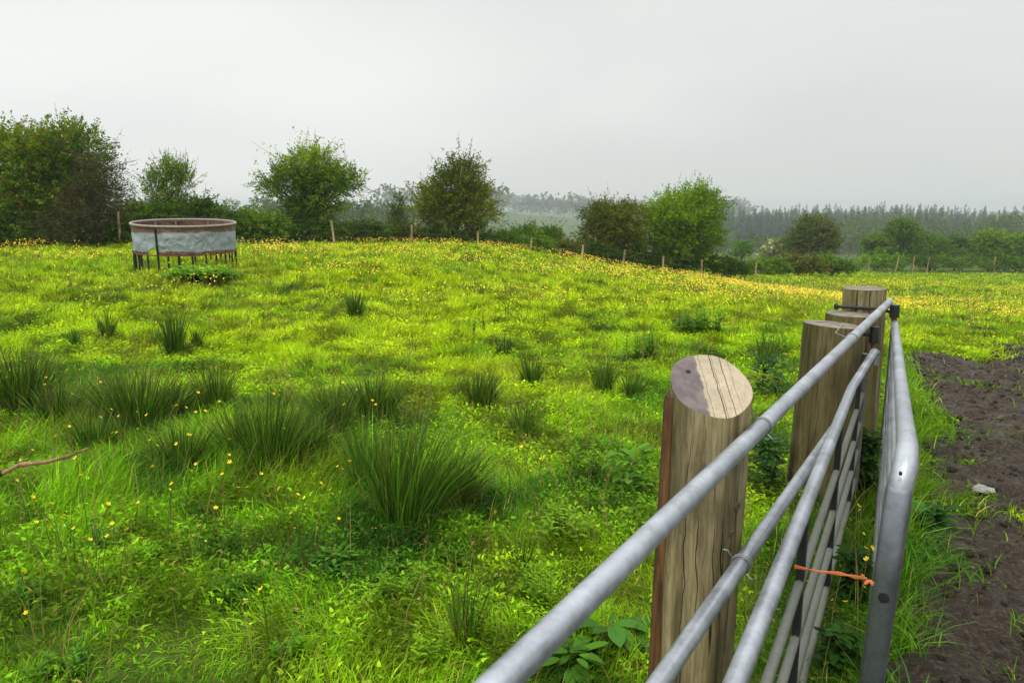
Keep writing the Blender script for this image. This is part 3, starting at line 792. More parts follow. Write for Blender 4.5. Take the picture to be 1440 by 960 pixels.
def px_lobe(cx, cy, rx, ry, Y, deep=.95):
    c = P(cx, cy, Y); s = Y / FPX
    return (np.array(c), rx * s, rx * s * deep, ry * s)
def tree(name, label, cat, Y, lobes, base, n, per, slen, leaf, cols, group=None, up=.35, wind=(0, 0, 0), shell=.35, outer=.3, trunk_r=.12, stems=1, ribs=.25, dY=None, bottom=-.7):
    n = int(n * (2.2 if Y < 45 else 1.9)); leaf = leaf * 1.06
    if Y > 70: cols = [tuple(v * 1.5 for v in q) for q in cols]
    W_ = []
    for i, l in enumerate(lobes):
        W_.append(px_lobe(l[0], l[1] + l[3] * (.35 if cat == 'bush' else .10), l[2] * .95, l[3] * (.72 if cat == 'bush' else .86), Y + (l[4] if len(l) > 4 else 0)))
    bx = float(P(base, 345, Y).x); bz = hz(bx, Y)
    root = thing(name, label, cat, (bx, Y, bz), group)
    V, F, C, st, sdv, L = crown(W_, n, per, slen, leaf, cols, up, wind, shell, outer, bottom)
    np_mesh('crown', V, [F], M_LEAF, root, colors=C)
    mb = MB(); b0 = Vector((bx, Y, bz - .1))
    zc = float(np.mean([w[0][2] for w in W_])); cc = Vector((float(np.mean([w[0][0] for w in W_])), Y, zc))
    for s_ in range(stems):
        o = Vector((random.uniform(-.3, .3), random.uniform(-.2, .2), 0)) * (0 if stems == 1 else 1)
        mid = b0.lerp(cc, .5) + Vector((random.uniform(-.1, .1), 0, 0)) + o * 1.5
        mb.tube([b0 + o, b0.lerp(mid, .5) + o * .8 + Vector((random.uniform(-.06, .06), 0, 0)), mid, cc + o * 2], [trunk_r, trunk_r * .85, trunk_r * .7, trunk_r * .4], 7)
    mb.build('trunk', M_BARK, root)
    br = MB(); start = b0.lerp(cc, .45)
    for w in W_:
        c = Vector(w[0])
        for k in range(4):
            e = c + Vector(rand_dirs(1)[0] * np.array(w[1:4]) * .5)
            m = start.lerp(e, .5) + Vector((random.uniform(-.2, .2), random.uniform(-.2, .2), random.uniform(-.1, .25)))
            br.tube([start, m, e], [trunk_r * .4, trunk_r * .22, trunk_r * .05], 5)
    k = np.nonzero(RNG.random(len(L)) < ribs)[0]
    for q in k[:420]:
        a = Vector(st[q]); e = a + Vector(sdv[q]) * float(L[q]) * 1.15
        br.tube([a, a.lerp(e, .6) + Vector((0, 0, .02)), e], [.010, .008, .004], 3, cap=False)
    br.build('branches', M_BARK, root)
    return root
HG = (.05, .125, .006); HL = (.27, .37, .008); HB = (.085, .075, .028); HD = (.028, .062, .012)
tree('hawthorn_tree', 'big spreading green hawthorn cut off by the edge of the picture, beside a browning one', 'tree', 28.5,
     [(35, 228, 66, 50), (98, 214, 46, 42), (60, 250, 60, 50), (15, 300, 60, 45), (85, 275, 55, 48), (-70, 260, 70, 70), (60, 320, 65, 30)], 45,
     1900, 28, .70, .085, ((.05, .125, .006), (.24, .34, .008), (.17, .15, .02)), 'hawthorns along the field hedge', trunk_r=.22, wind=(.15, 0, 0))
tree('hawthorn_tree', 'browning thin twigged hawthorn between the big green one and the feeder', 'tree', 27.5,
     [(128, 285, 34, 32), (112, 322, 50, 22), (140, 238, 22, 12), (150, 265, 22, 12)], 120,
     560, 16, .75, .06, ((.10, .075, .03), (.075, .085, .025), (.05, .085, .015)), 'hawthorns along the field hedge', ribs=.6, outer=.6, shell=.1, trunk_r=.12, wind=(.2, 0, 0))
tree('ash_sapling', 'multi stemmed pale green sapling behind the rusty feeder', 'tree', 31,
     [(216, 262, 12, 24), (238, 252, 14, 30), (258, 256, 13, 26), (238, 285, 26, 18)], 238,
     230, 13, .62, .075, ((.13, .24, .014), (.24, .36, .025)), up=1.1, ribs=.9, outer=.5, shell=.05, trunk_r=.05, stems=4)
tree('hawthorn_tree', 'open topped green hawthorn with a long low side branch', 'tree', 34,
     [(437, 240, 40, 24), (412, 260, 38, 20), (462, 260, 36, 22), (438, 285, 42, 24), (430, 308, 32, 22), (385, 264, 20, 7), (487, 255, 18, 14)], 432,
     780, 27, .85, .08, (HG, HL), 'hawthorns along the field hedge', trunk_r=.16, outer=.5, wind=(.1, 0, .1), shell=.25)
tree('hawthorn_tree', 'rounded brownish green hawthorn standing alone between two fence stakes', 'tree', 36,
     [(640, 268, 40, 32), (612, 292, 30, 30), (665, 290, 32, 34), (640, 308, 44, 28), (652, 242, 24, 16)], 642,
     820, 27, .75, .08, ((.05, .10, .006), (.21, .26, .010), (.15, .14, .015)), 'hawthorns along the field hedge', trunk_r=.16, outer=.5, wind=(.15, 0, .1))
tree('young_tree', 'spindly young tree sticking up from the bramble hedge', 'tree', 39,
     [(560, 288, 8, 11), (560, 306, 10, 14), (562, 322, 14, 10)], 561, 80, 12, .5, .09, ((.06, .12, .02), (.10, .16, .03)), up=.9, ribs=.8, trunk_r=.04)
tree('hawthorn_tree', 'olive brown hawthorn pressed against the big windswept one', 'tree', 37.5,
     [(848, 305, 27, 20), (868, 318, 30, 26), (845, 335, 30, 24), (880, 342, 30, 18), (885, 300, 16, 10)], 862,
     820, 18, .62, .08, ((.045, .085, .007), (.17, .20, .011), (.12, .11, .015)), 'hawthorns along the field hedge', trunk_r=.14, outer=.5)
tree('hawthorn_tree', 'big windswept bright green hawthorn at the end of the hedge', 'tree', 38.5,
     [(955, 300, 40, 28), (985, 290, 28, 22), (930, 325, 36, 28), (975, 325, 40, 28), (955, 348, 46, 20), (910, 310, 16, 14)], 955,
     1050, 28, .85, .085, ((.035, .10, .006), (.21, .34, .008)), 'hawthorns along the field hedge', trunk_r=.2, wind=(.45, 0, .1), outer=.5)
FT = 'trees of the hedge beyond the far pasture'
tree('hedge_tree', 'dome shaped brownish bush tree standing before the conifer wood', 'tree', 76,
     [(1143, 326, 27, 17), (1140, 345, 32, 16), (1160, 335, 16, 12)], 1143, 620, 15, 1.2, .20, ((.05, .075, .018), (.095, .11, .022)), FT, trunk_r=.2, wind=(.2, 0, 0))
tree('hedge_tree', 'tallest pointed tree of the far hedge, before the wood', 'tree', 86,
     [(1268, 328, 18, 16), (1266, 348, 24, 18), (1285, 340, 14, 14)], 1267, 620, 15, 1.2, .21, ((.045, .09, .016), (.085, .14, .018)), FT, trunk_r=.2)
tree('hedge_tree', 'small round tree beside the tallest pointed tree of the far hedge', 'tree', 84,
     [(1231, 345, 15, 12), (1238, 356, 14, 8)], 1232, 260, 14, 1.0, .2, ((.05, .10, .016), (.10, .16, .02)), FT)
tree('hedge_tree', 'light green bush tree on the mud track side of the tallest pointed tree', 'tree', 86,
     [(1308, 349, 20, 14), (1322, 358, 22, 10)], 1311, 380, 14, 1.1, .2, ((.055, .11, .018), (.115, .18, .02)), FT)
tree('hedge_tree', 'darker round bush between the two light green bushes of the far hedge', 'tree', 87,
     [(1342, 350, 18, 16), (1350, 362, 18, 8)], 1345, 360, 14, 1.1, .2, ((.04, .085, .016), (.085, .13, .02)), FT)
tree('hedge_tree', 'widest light green bush tree of the far hedge', 'tree', 84,
     [(1390, 342, 22, 15), (1385, 357, 28, 14), (1412, 350, 18, 18)], 1393, 620, 15, 1.1, .2, ((.06, .12, .016), (.13, .20, .02)), FT)
tree('hedge_tree', 'green bush tree at the very edge of the picture, ending the far hedge', 'tree', 84,
     [(1440, 350, 22, 20), (1470, 350, 25, 22)], 1445, 480, 15, 1.1, .2, ((.05, .11, .016), (.105, .17, .02)), FT)
tree('hedge_tree', 'low dark shrub in the valley beside the brownish bush tree', 'tree', 90,
     [(1118, 345, 16, 9), (1100, 350, 14, 8)], 1112, 220, 13, 1.0, .22, ((.05, .08, .02), (.09, .12, .025)), FT)
tree('elder_bush', 'pale flowering elder bush in the valley before the conifer wood', 'bush', 90,
     [(1086, 348, 9, 8), (1078, 354, 7, 5)], 1085, 150, 12, .8, .22, ((.10, .15, .04), (.18, .21, .09), (.42, .42, .30)))
tree('hedge_tree', 'tiny dark green tree in the valley past the windswept hawthorn', 'tree', 92,
     [(1044, 352, 9, 8)], 1044, 110, 12, .8, .22, ((.04, .10, .02), (.07, .14, .02)), FT)
BGp = 'bramble bushes of the field hedge'
def bush(label, Y, lobes, base, n, cols, name='bramble_bush', group=BGp, leaf=.10, slen=.5, per=14):
    return tree(name, label, 'bush', Y, lobes, base, n, per, slen, leaf, cols, group, up=.25, trunk_r=.05, ribs=.15, shell=.3, outer=.8)
B1 = ((.045, .11, .008), (.16, .26, .008)); B2 = ((.03, .075, .007), (.085, .145, .009)); B3 = ((.06, .09, .01), (.13, .17, .011), (.12, .06, .02))
bush('dark shrubs under the big green hawthorn', 27.5, [(15, 325, 50, 24), (70, 335, 45, 14), (-50, 325, 40, 24)], 20, 560, B2)
bush('low bramble between the browning hawthorn and a leaning stake', 28, [(150, 330, 28, 18), (178, 325, 18, 18)], 160, 280, B2)
bush('light green bramble below the sapling, just beyond the feeder rim', 30, [(195, 305, 28, 20), (235, 305, 26, 20)], 215, 420, B1)
bush('dark rounded bramble rising over the far rim of the feeder', 30.5, [(282, 298, 28, 17), (262, 310, 26, 20), (310, 312, 22, 18)], 280, 480, B2)
bush('bramble stretching from the feeder to the open topped hawthorn', 31.5, [(345, 315, 26, 20), (375, 318, 26, 20)], 358, 430, B1)
bush('dark undergrowth at the trunk of the open topped hawthorn', 33, [(410, 322, 30, 18), (450, 326, 28, 14)], 430, 380, B2)
bush('yellow green bramble next to the open topped hawthorn, behind a stake', 35, [(495, 328, 26, 14), (525, 326, 24, 13)], 510, 330, ((.06, .12, .015), (.14, .20, .016)))
bush('red stemmed bramble beneath the spindly young tree', 37, [(552, 328, 24, 13), (578, 332, 20, 11)], 560, 300, B3)
bush('dark undergrowth at the trunk of the rounded brownish hawthorn', 35.5, [(615, 334, 24, 13), (655, 336, 30, 12)], 640, 340, B2)
bush('bramble just past the rounded brownish hawthorn', 38, [(690, 338, 22, 11), (712, 340, 18, 12)], 700, 260, B1)
bush('bramble around the stake in the hedge gap', 40, [(735, 344, 20, 11), (762, 346, 18, 10)], 750, 240, B1)
bush('reddish bramble before the olive brown hawthorn', 41, [(790, 350, 20, 10), (812, 354, 16, 9)], 800, 240, B3)
bush('round green bush in the hedge gap, against the mist', 47, [(745, 326, 17, 12), (728, 332, 14, 9)], 743, 170, B1, 'gorse_bush', 'round bushes beyond the hedge gap')
bush('wider round bush in the hedge gap, beside the smaller one', 47, [(775, 328, 16, 10), (770, 336, 22, 8)], 775, 190, B1, 'gorse_bush', 'round bushes beyond the hedge gap')
bush('dark undergrowth beneath the olive brown hawthorn', 37, [(850, 356, 30, 10), (885, 360, 26, 9)], 868, 300, B2)
bush('dark undergrowth beneath the windswept hawthorn', 38, [(935, 364, 30, 10), (985, 368, 28, 10)], 960, 320, B2)
bush('bramble trailing off the end of the windswept hawthorn', 42, [(1020, 374, 16, 8), (1035, 378, 14, 7)], 1025, 180, B2)
bush('green hedge bank behind the nearest stakes of the far pasture', 52, [(1068, 374, 20, 11), (1092, 374, 18, 11)], 1080, 260, B1, leaf=.13)
bush('bramble bank with reddish patches in the middle of the far fence', 54, [(1112, 368, 20, 13), (1140, 372, 20, 11)], 1125, 300, B3, leaf=.13)
bush('green bank under the dome shaped bush tree', 56, [(1162, 370, 20, 11), (1185, 375, 16, 7)], 1170, 260, B1, leaf=.13)
bush('low dark hedge bottom under the small round far tree', 80, [(1225, 366, 18, 8), (1250, 368, 20, 8)], 1238, 200, B1, leaf=.18, slen=.8)
bush('low dark hedge bottom under the light green far bush tree', 81, [(1290, 366, 22, 8), (1325, 368, 22, 8)], 1308, 220, B2, leaf=.18, slen=.8)
bush('low dark hedge bottom under the widest far bush tree', 81, [(1370, 368, 24, 9), (1410, 369, 24, 9), (1440, 370, 20, 10)], 1395, 280, B2, leaf=.18, slen=.8)

# far off woods: masses
def wood_mass(name, label, lobes, n, per, slen, leaf, cols):
    V, F, C, *_ = crown(lobes, n, per, slen, leaf, cols, up=.3, shell=.55, outer=.2, bottom=-.3)
    o = np_mesh(name, V, [F], M_LEAF, colors=C); tag(o, label, 'woodland', kind='stuff')
def hill_lobes(x0, x1, Y0, Y1, n, r0, r1):
    out_ = []
    for _ in range(n):
        Y = random.uniform(Y0, Y1); px = random.uniform(x0, x1); X = (px - 720) / FPX * Y
        r = random.uniform(r0, r1); out_.append((np.array([X, Y, hz(X, Y) + r * .75]), r * 1.1, r * 1.1, r))
    return out_
wood_mass('distant_woodland', 'hazy broadleaved wood on the slope behind the hawthorns', hill_lobes(-100, 640, 220, 480, 110, 3.5, 7), 4200, 14, 3.2, .8, ((.04, .075, .02), (.085, .13, .022)))
wood_mass('misty_woodland', 'faint misty trees on the far ridge seen through the hedge gap', hill_lobes(540, 1050, 1000, 2100, 330, 10, 19), 5600, 12, 10, 3.2, ((.04, .065, .025), (.07, .10, .03)))
wood_mass('valley_woodland', 'soft green broadleaved wood at the foot of the conifers', hill_lobes(1180, 1560, 260, 385, 75, 5, 8.5), 3800, 14, 3.6, .9, ((.045, .085, .02), (.095, .145, .025)))
wood_mass('valley_hedges', 'low hedges and scrub on the valley floor before the conifers', hill_lobes(990, 1250, 210, 330, 50, 2, 4), 1300, 12, 2.0, .7, ((.045, .08, .02), (.085, .12, .025)))
def conifers():
    parts_v, parts_f, parts_c = [], [], []; nv = 0
    tv, tf = [], []
    rows = 1150
    for i in range(rows):
        t = random.random(); Y = 430 + 190 * t
        px = random.uniform(985, 1570); X = (px - 720) / FPX * Y
        if i < 120: Y = 430 + random.uniform(0, 18); X = (px - 720) / FPX * Y
        z = hz(X, Y) + max(0, (Y - 450)) * .035
        H = 1.22 * random.uniform(12.5, 20) * (1.0 + .10 * math.exp(-((px - 1220) / 110) ** 2)) * (.92 if px > 1330 else 1)
        w = H * random.uniform(.10, .15); bare = random.uniform(.25, .5)
        k = 84
        tt = np.sort(RNG.random(k)); a = RNG.uniform(0, 6.283, k)
        z0 = z + H * (bare + (1 - bare) * tt)
        L = w * (1 - tt) ** .7 * RNG.uniform(.6, 1.3, k) + .5
        st = np.stack([np.full(k, X), np.full(k, Y), z0], -1)
        dv = np.stack([np.cos(a), np.sin(a), RNG.uniform(-.25, .35, k)], -1)
        e = st + dv * L[:, None]
        sdn = np.stack([-np.sin(a), np.cos(a), np.zeros(k)], -1) * (L * .42)[:, None]
        m = st + dv * (L * .55)[:, None]
        V = np.stack([st + np.array([0, 0, .5]), m + sdn, e, m - sdn], 1).reshape(-1, 3)
        parts_v.append(V); parts_f.append(np.arange(4 * k).reshape(k, 4) + nv); nv += 4 * k
        base = np.array([.020, .058, .018]) if random.random() < .75 else np.array([.045, .075, .03])
        parts_c.append(np.repeat(base * RNG.uniform(.7, 1.3, (k, 1)), 4, axis=0))
        # top spire and trunk
        q = .24
        V = np.array([(X - q * 1.6, Y, z - 1), (X + q * 1.6, Y, z - 1), (X + .05, Y, z + H), (X - .05, Y, z + H)])
        V2 = V.copy(); V2[:, 0] = X; V2[:, 1] = Y + (V[:, 0] - X)
        parts_v += [V, V2]; parts_f += [np.array([[0, 1, 2, 3]]) + nv, np.array([[0, 1, 2, 3]]) + nv + 4]; nv += 8
        parts_c += [np.tile(np.array([.10, .085, .07]), (8, 1))]
    o = np_mesh('conifer_wood', np.concatenate(parts_v), [np.concatenate(parts_f)], M_LEAF, colors=np.concatenate(parts_c))
    tag(o, 'dark hazy conifer plantation on the skyline beyond the far pasture', 'woodland', kind='stuff')
conifers()

# ------------------------------------------------------------------ stake fences
def stake_fence(name, label, spec, wires=3):
    """spec: (px, top_y, Y, lean)"""
    tops = []
    first = P(spec[0][0], spec[0][1], spec[0][2])
    root = thing(name, label, 'fence', (first.x, first.y, hz(first.x, first.y)))
    for px, ty, Y, lean in spec:
        t = P(px, ty, Y); b = Vector((t.x - lean, Y, hz(t.x, Y) - .25)); r = .047
        MB().tube([b, b.lerp(t, .5), t], [r, r * .98, r * .93], 9).build('post', M_STAKE, root)
        tops.append((b + Vector((0, 0, .25)), t))
    for k in range(wires):
        f = .35 + .6 * k / max(1, wires - 1)
        mb = MB()
        for (b0, t0), (b1, t1) in zip(tops, tops[1:]):
            p, q = b0.lerp(t0, f), b1.lerp(t1, f)
            p = p + Vector((0, -.05, 0)); q = q + Vector((0, -.05, 0))
            mb.tube([p, p.lerp(q, .5) - Vector((0, 0, .03)), q], .003, 4)
        mb.build('wire', M_WIRE, root)
    return root
stake_fence('stake_fence', 'pale timber stakes and wire along the hawthorn hedge', [(-60, 292, 27, 0), (166, 297, 27.5, .04), (466, 310, 31.5, -.10), (579, 316, 33.5, .04), (672, 325, 34.5, 0), (748, 334, 36, .12), (820, 344, 36, .05), (879, 351, 36, .12), (933, 360, 36.5, 0), (987, 365, 37, 0)])
stake_fence('stake_fence', 'pale stakes and wire on the bank beyond the buttercup drift', [(1027, 362, 44, .05), (1039, 362, 47, .05), (1064, 367, 46, .02), (1099, 361, 52, .06), (1125, 360, 54, 0), (1155, 360, 56, 0), (1223, 361, 70, 0), (1264, 362, 73, .25), (1286, 361, 76, .05), (1307, 361, 77, .15), (1400, 361, 80, 0)])

# ------------------------------------------------------------------ round cattle feeder
def feeder():
    Y0 = 16.0; c = P(262, 352, Y0); gz = hz(c.x, c.y)
    RR = 1.03; top = P(262, 313.5, Y0).z; zb = top - .585
    root = thing('round_feeder', 'round galvanised cattle feeder with rusty rim and torn sheet on many legs', 'cattle feeder', (c.x, c.y, gz))
    av = math.atan2(-c.x, c.y); tilt = R(3.2)
    Mt = Matrix.Translation((c.x, c.y, top)) @ Matrix.Rotation(av, 4, 'Z') @ Matrix.Rotation(tilt, 4, 'X') @ Matrix.Translation((-c.x, -c.y, -top))
    def pt(a, z, r=RR):           # a measured from the side facing the camera, + to the right
        return Mt @ Vector((c.x + math.sin(a) * r, c.y - math.cos(a) * r, z))
    m, nt, bs = new_mat('rusty_galvanised_sheet')
    g = nt.nodes.new('ShaderNodeTexCoord').outputs['Object']
    sp = nt.nodes.new('ShaderNodeSeparateXYZ'); nt.links.new(g, sp.inputs[0])
    zrel = mth(nt, 'DIVIDE', mth(nt, 'SUBTRACT', sp.outputs['Z'], zb - 0), .565)
    n1 = noise(nt, g, 3.5, 5, .65); n2 = noise(nt, g, 14, 5, .7)
    gal = ramp(nt, n2, [(.3, (.17, .205, .22)), (.55, (.255, .295, .31)), (.75, (.34, .375, .38))])
    rus = ramp(nt, n2, [(.3, (.055, .026, .016)), (.55, (.14, .07, .04)), (.8, (.25, .15, .09))])
    edge = mth(nt, 'ADD', zrel, mth(nt, 'MULTIPLY', mth(nt, 'SUBTRACT', n1, .5), .22))
    msk = ramp(nt, edge, [(.025, (1, 1, 1)), (.07, (0, 0, 0)), (.70, (0, 0, 0)), (.75, (1, 1, 1))])
    spots = ramp(nt, noise(nt, g, 2.1, 6, .75), [(.66, (0, 0, 0)), (.70, (.9, .9, .9))])
    msk2 = mth(nt, 'MAXIMUM', msk, spots)
    geo = nt.nodes.new('ShaderNodeNewGeometry')
    vdot = nt.nodes.new('ShaderNodeVectorMath'); vdot.operation = 'DOT_PRODUCT'
    off = nt.nodes.new('ShaderNodeVectorMath'); off.operation = 'SUBTRACT'; nt.links.new(geo.outputs['Position'], off.inputs[0]); off.inputs[1].default_value = (c.x, c.y, top)
    nt.links.new(geo.outputs['True Normal'], vdot.inputs[0]); nt.links.new(off.outputs[0], vdot.inputs[1])
    inner = mth(nt, 'LESS_THAN', vdot.outputs['Value'], 0.0)
    nt.links.new(mixc(nt, mth(nt, 'MAXIMUM', msk2, inner, True), gal, rus), bs.inputs['Base Color'])
    bs.inputs['Roughness'].default_value = .6; bs.inputs['Metallic'].default_value = .12
    bump(nt, bs, noise(nt, g, 4.5, 3, .5, .8), .9, .06)
    def dent(a, z):
        v = float(fbm(np.array([a * 2.6]), np.array([z * 4.0]), 400, 3)[0]) - .5
        return v * .085
    def panel(a0, a1, cut=None, name='sheet_panel', lap=0):
        na = max(8, int((a1 - a0) / .035)); nz = 14; V = []; F = []
        for i in range(na + 1):
            a = a0 + (a1 - a0) * i / na
            low = zb + .012 * math.sin(9 * a) + .008 * math.sin(23 * a)
            if cut: low = max(low, cut(a))
            for j in range(nz + 1):
                f = j / nz; z = low + (top - .01 - low) * f
                V.append(pt(a, z, RR - .012 + lap + dent(a, z) * math.sin(math.pi * min(1, f * .9 + .05))))
        for i in range(na):
            for j in range(nz):
                b = i * (nz + 1) + j; F.append((b, b + nz + 1, b + nz + 2, b + 1))
        me = bpy.data.meshes.new(name); me.from_pydata([tuple(v) for v in V], [], F)
        me.polygons.foreach_set('use_smooth', np.ones(len(F), bool)); me.update()
        o = link(name, me, m, root)
        md = o.modifiers.new('thickness', 'SOLIDIFY'); md.thickness = .006; md.offset = 0
        return o
    seam = R(-31.5)
    p1 = panel(R(-150), seam - .01, lambda a: zb + (max(0, (a - (seam - .34))) * .55 if a > seam - .34 else 0))
    p1['label'] = 'sheet panel with its lower corner torn away'
    panel(seam + .012, R(58), lambda a: zb + max(0, .05 - abs(a - R(22)) * .5), lap=.004)
    panel(R(58) + .012, R(150), lap=0); panel(R(150) + .012, R(210) - .012, lap=.003)
    def ring(z, r, rad, name, mat):
        k = 72; mb = MB(); pts = [pt(2 * math.pi * i / k, z, r) for i in range(k + 1)]
        mb.tube(pts, rad, 8, cap=False); mb.build(name, mat, root)
    ring(top, RR, .026, 'top_rim', M_RIM); ring(zb, RR - .01, .014, 'bottom_hoop', M_RUST)
    for d in (-82, -78, -64, -57, -46, -31.5, -20, -8, 6, 21, 34, 48, 62, 78, 100, 118, 135, 150, 170, 190, 215, 245, 260):
        a = R(d); p = pt(a, zb + (.55 if d in (-31.5,) else .04), RR + (.016 if d == -31.5 else -.02)); q = pt(a, zb - .5, RR - .02)
        q.z = hz(q.x, q.y) - .06
        MB().tube([p, p.lerp(q, .5), q], .019 if d != -82 else .03, 6).build('leg', M_DARK, root)
    for d in (150, 190, 216):
        a = R(d); MB().tube([pt(a, top - .03, RR - .035), pt(a, zb + .05, RR - .035)], .016, 6).build('inner_strut', M_RIM, root)
M_RIM = plain('grey_rusted_rim', (.23, .19, .165), .65, .2, .35, 30)
feeder()

# ------------------------------------------------------------------ gate posts
PG = 'round timber gate posts by the rails'
def grow_post(name, label, tpx, ty, bpx, by, Y, rad, mat, slant=0, cat='post'):
    t = P(tpx, ty, Y); b = P(bpx, by, Y)
    ax = (t - b).normalized(); foot = t - ax * ((t.z - hz(t.x, t.y) + .3) / ax.z)
    root = thing(name, label, cat, (foot.x, foot.y, hz(foot.x, foot.y)), PG)
    return root, foot, t, ax
def round_post(root, foot, top, ax, rad, mat, name='post_body', nseg=40, ny=26, cap_cut=None, topmat=None, seed=0, dome=.0):
    """cap_cut(dx,dy) gives the height offset of the top at that place of the section"""
    e1 = Vector((1, 0, 0)); e1 = (e1 - ax * e1.dot(ax)).normalized(); e2 = ax.cross(e1)
    V = []; F = []
    L = (top - foot).length
    for j in range(ny + 1):
        for i in range(nseg):
            a = 2 * math.pi * i / nseg
            rr = rad * (1 + .03 * math.sin(2 * a + seed) + .018 * math.sin(5 * a + seed * 2) + .012 * math.sin(j * .7 + a))
            dx, dy = math.cos(a) * rr, math.sin(a) * rr
            h = L * j / ny
            if cap_cut:
                Lt = L + cap_cut(dx, dy); h = Lt * j / ny
            V.append(foot + ax * h + e1 * dx + e2 * dy)
    for j in range(ny):
        for i in range(nseg):
            i2 = (i + 1) % nseg
            F.append((j * nseg + i, j * nseg + i2, (j + 1) * nseg + i2, (j + 1) * nseg + i))
    me = bpy.data.meshes.new(name); me.from_pydata([tuple(v - foot) for v in V], [], F)
    me.polygons.foreach_set('use_smooth', np.ones(len(F), bool)); me.update()
    o = link(name, me, mat); o.location = foot; o.parent = root; o.matrix_parent_inverse = Matrix.Translation(-Vector(root.location))
    # cut top: rings of its own
    V2 = []; F2 = []; rings = 6
    for r_ in range(rings + 1):
        q = 1.0 - r_ / rings
        for i in range(nseg):
            a = 2 * math.pi * i / nseg
            rr = rad * (1 + .03 * math.sin(2 * a + seed) + .018 * math.sin(5 * a + seed * 2) + .012 * math.sin(ny * .7 + a)) * max(q, .002)
            dx, dy = math.cos(a) * rr, math.sin(a) * rr
            V2.append(foot + ax * (L + (cap_cut(dx, dy) if cap_cut else 0) + dome * (1 - q)) + e1 * dx + e2 * dy)
    for r_ in range(rings):
        for i in range(nseg):
            i2 = (i + 1) % nseg; F2.append((r_ * nseg + i, r_ * nseg + i2, (r_ + 1) * nseg + i2, (r_ + 1) * nseg + i))
    me = bpy.data.meshes.new('cut_top'); org = foot + ax * L
    me.from_pydata([tuple(v - org) for v in V2], [], F2); me.update()
    o2 = link('cut_top', me, topmat or M_END); o2.location = org; o2.parent = root; o2.matrix_parent_inverse = Matrix.Translation(-Vector(root.location))
    return o, o2
def end_mat(name, pale, grey, split=None):
    m, nt, bs = new_mat(name)
    g = nt.nodes.new('ShaderNodeTexCoord').outputs['Object']
    sp = nt.nodes.new('ShaderNodeSeparateXYZ'); nt.links.new(g, sp.inputs[0])
    w = nd(nt, 'ShaderNodeTexWave', wave_type='RINGS', rings_direction='Z', Scale=45.0, Distortion=3.0, Detail=3.0); nt.links.new(g, w.inputs['Vector'])
    fine = noise(nt, g, 60, 6, .7); med = noise(nt, g, 14, 4, .6)
    a = ramp(nt, fine, [(.3, tuple(x * .72 for x in pale)), (.7, tuple(min(1, x * 1.15) for x in pale))])
    b = ramp(nt, med, [(.3, tuple(x * .65 for x in grey)), (.7, tuple(x * 1.3 for x in grey))])
    if split is not None:
        s = mth(nt, 'ADD', sp.outputs['X'], mth(nt, 'MULTIPLY', mth(nt, 'SUBTRACT', noise(nt, g, 25, 4, .6), .5), .035))
        f = ramp(nt, mth(nt, 'ADD', s, .5), [(.5 + split - .003, (1, 1, 1)), (.5 + split + .003, (0, 0, 0))])
        c = mixc(nt, f, a, b)
        wob = mth(nt, 'MULTIPLY', mth(nt, 'SUBTRACT', noise(nt, g, 20, 4, .7), .5), .012); ck = None
        for cx_, w_ in ((-.016, .0008), (.018, .0016), (.024, .0007), (.049, .0013), (.071, .0007)):
            k_ = mth(nt, 'LESS_THAN', mth(nt, 'ABSOLUTE', mth(nt, 'SUBTRACT', mth(nt, 'ADD', sp.outputs['X'], wob), cx_)), w_)
            ck = k_ if ck is None else mth(nt, 'MAXIMUM', ck, k_)
        c = mixc(nt, ramp(nt, noise(nt, g, 7, 5, .7), [(.45, (0, 0, 0)), (.7, (.55, .55, .55))]), c, tuple(x * .55 for x in pale))
        c = mixc(nt, ck, c, (.07, .05, .035))
    else:
        c = mixc(nt, ramp(nt, med, [(.4, (0, 0, 0)), (.62, (1, 1, 1))]), a, b)
        c = mixc(nt, mth(nt, 'MULTIPLY', w.outputs['Fac'], .35), c, tuple(x * .5 for x in grey))
        ck = fine
    nt.links.new(c, bs.inputs['Base Color']); bs.inputs['Roughness'].default_value = .75; bs.inputs['Specular IOR Level'].default_value = .2
    bump(nt, bs, fine, .35, .004)
    return m
M_END = end_mat('weathered_end_grain', (.24, .20, .15), (.10, .085, .07))
M_CUT = end_mat('two_tone_saw_cut', (.36, .30, .21), (.115, .092, .095), split=-.028)

def solve_Y(A, B, tpx, ty, bpx, by, wpx, rr, lo):
    d = (B - A).normalized(); Y = lo
    while Y < 9:
        t = P(tpx, ty, Y); b = P(bpx, by, Y); n = d.cross((t - b).normalized()).normalized()
        sg = (t - A).dot(n); side = Vector(CAM) - A
        dist = abs(sg); behind = sg * side.dot(n) < 0
        if behind and dist >= wpx / 2 / FPX * Y + rr: return Y, wpx / 2 / FPX * Y
        Y += .01
    return 4, .12
RA = P(1251, 424, 5.15); RB = P(712, 950, .93)
Y1, R1 = solve_Y(RA, RB, 1000, 545, 974, 930, 114, .024, 1.2)
Y2, R2 = solve_Y(RA, RB, 1171, 456, 1147, 665, 76, .024, 2)
Y3, R3 = solve_Y(RA, RB, 1201, 441, 1186, 640, 73, .024, 2)
Y4, R4 = solve_Y(RA, RB, 1216, 405, 1203, 600, 58, .024, 2)
print('POSTS', Y1, R1, Y2, R2, Y3, R3, Y4, R4)
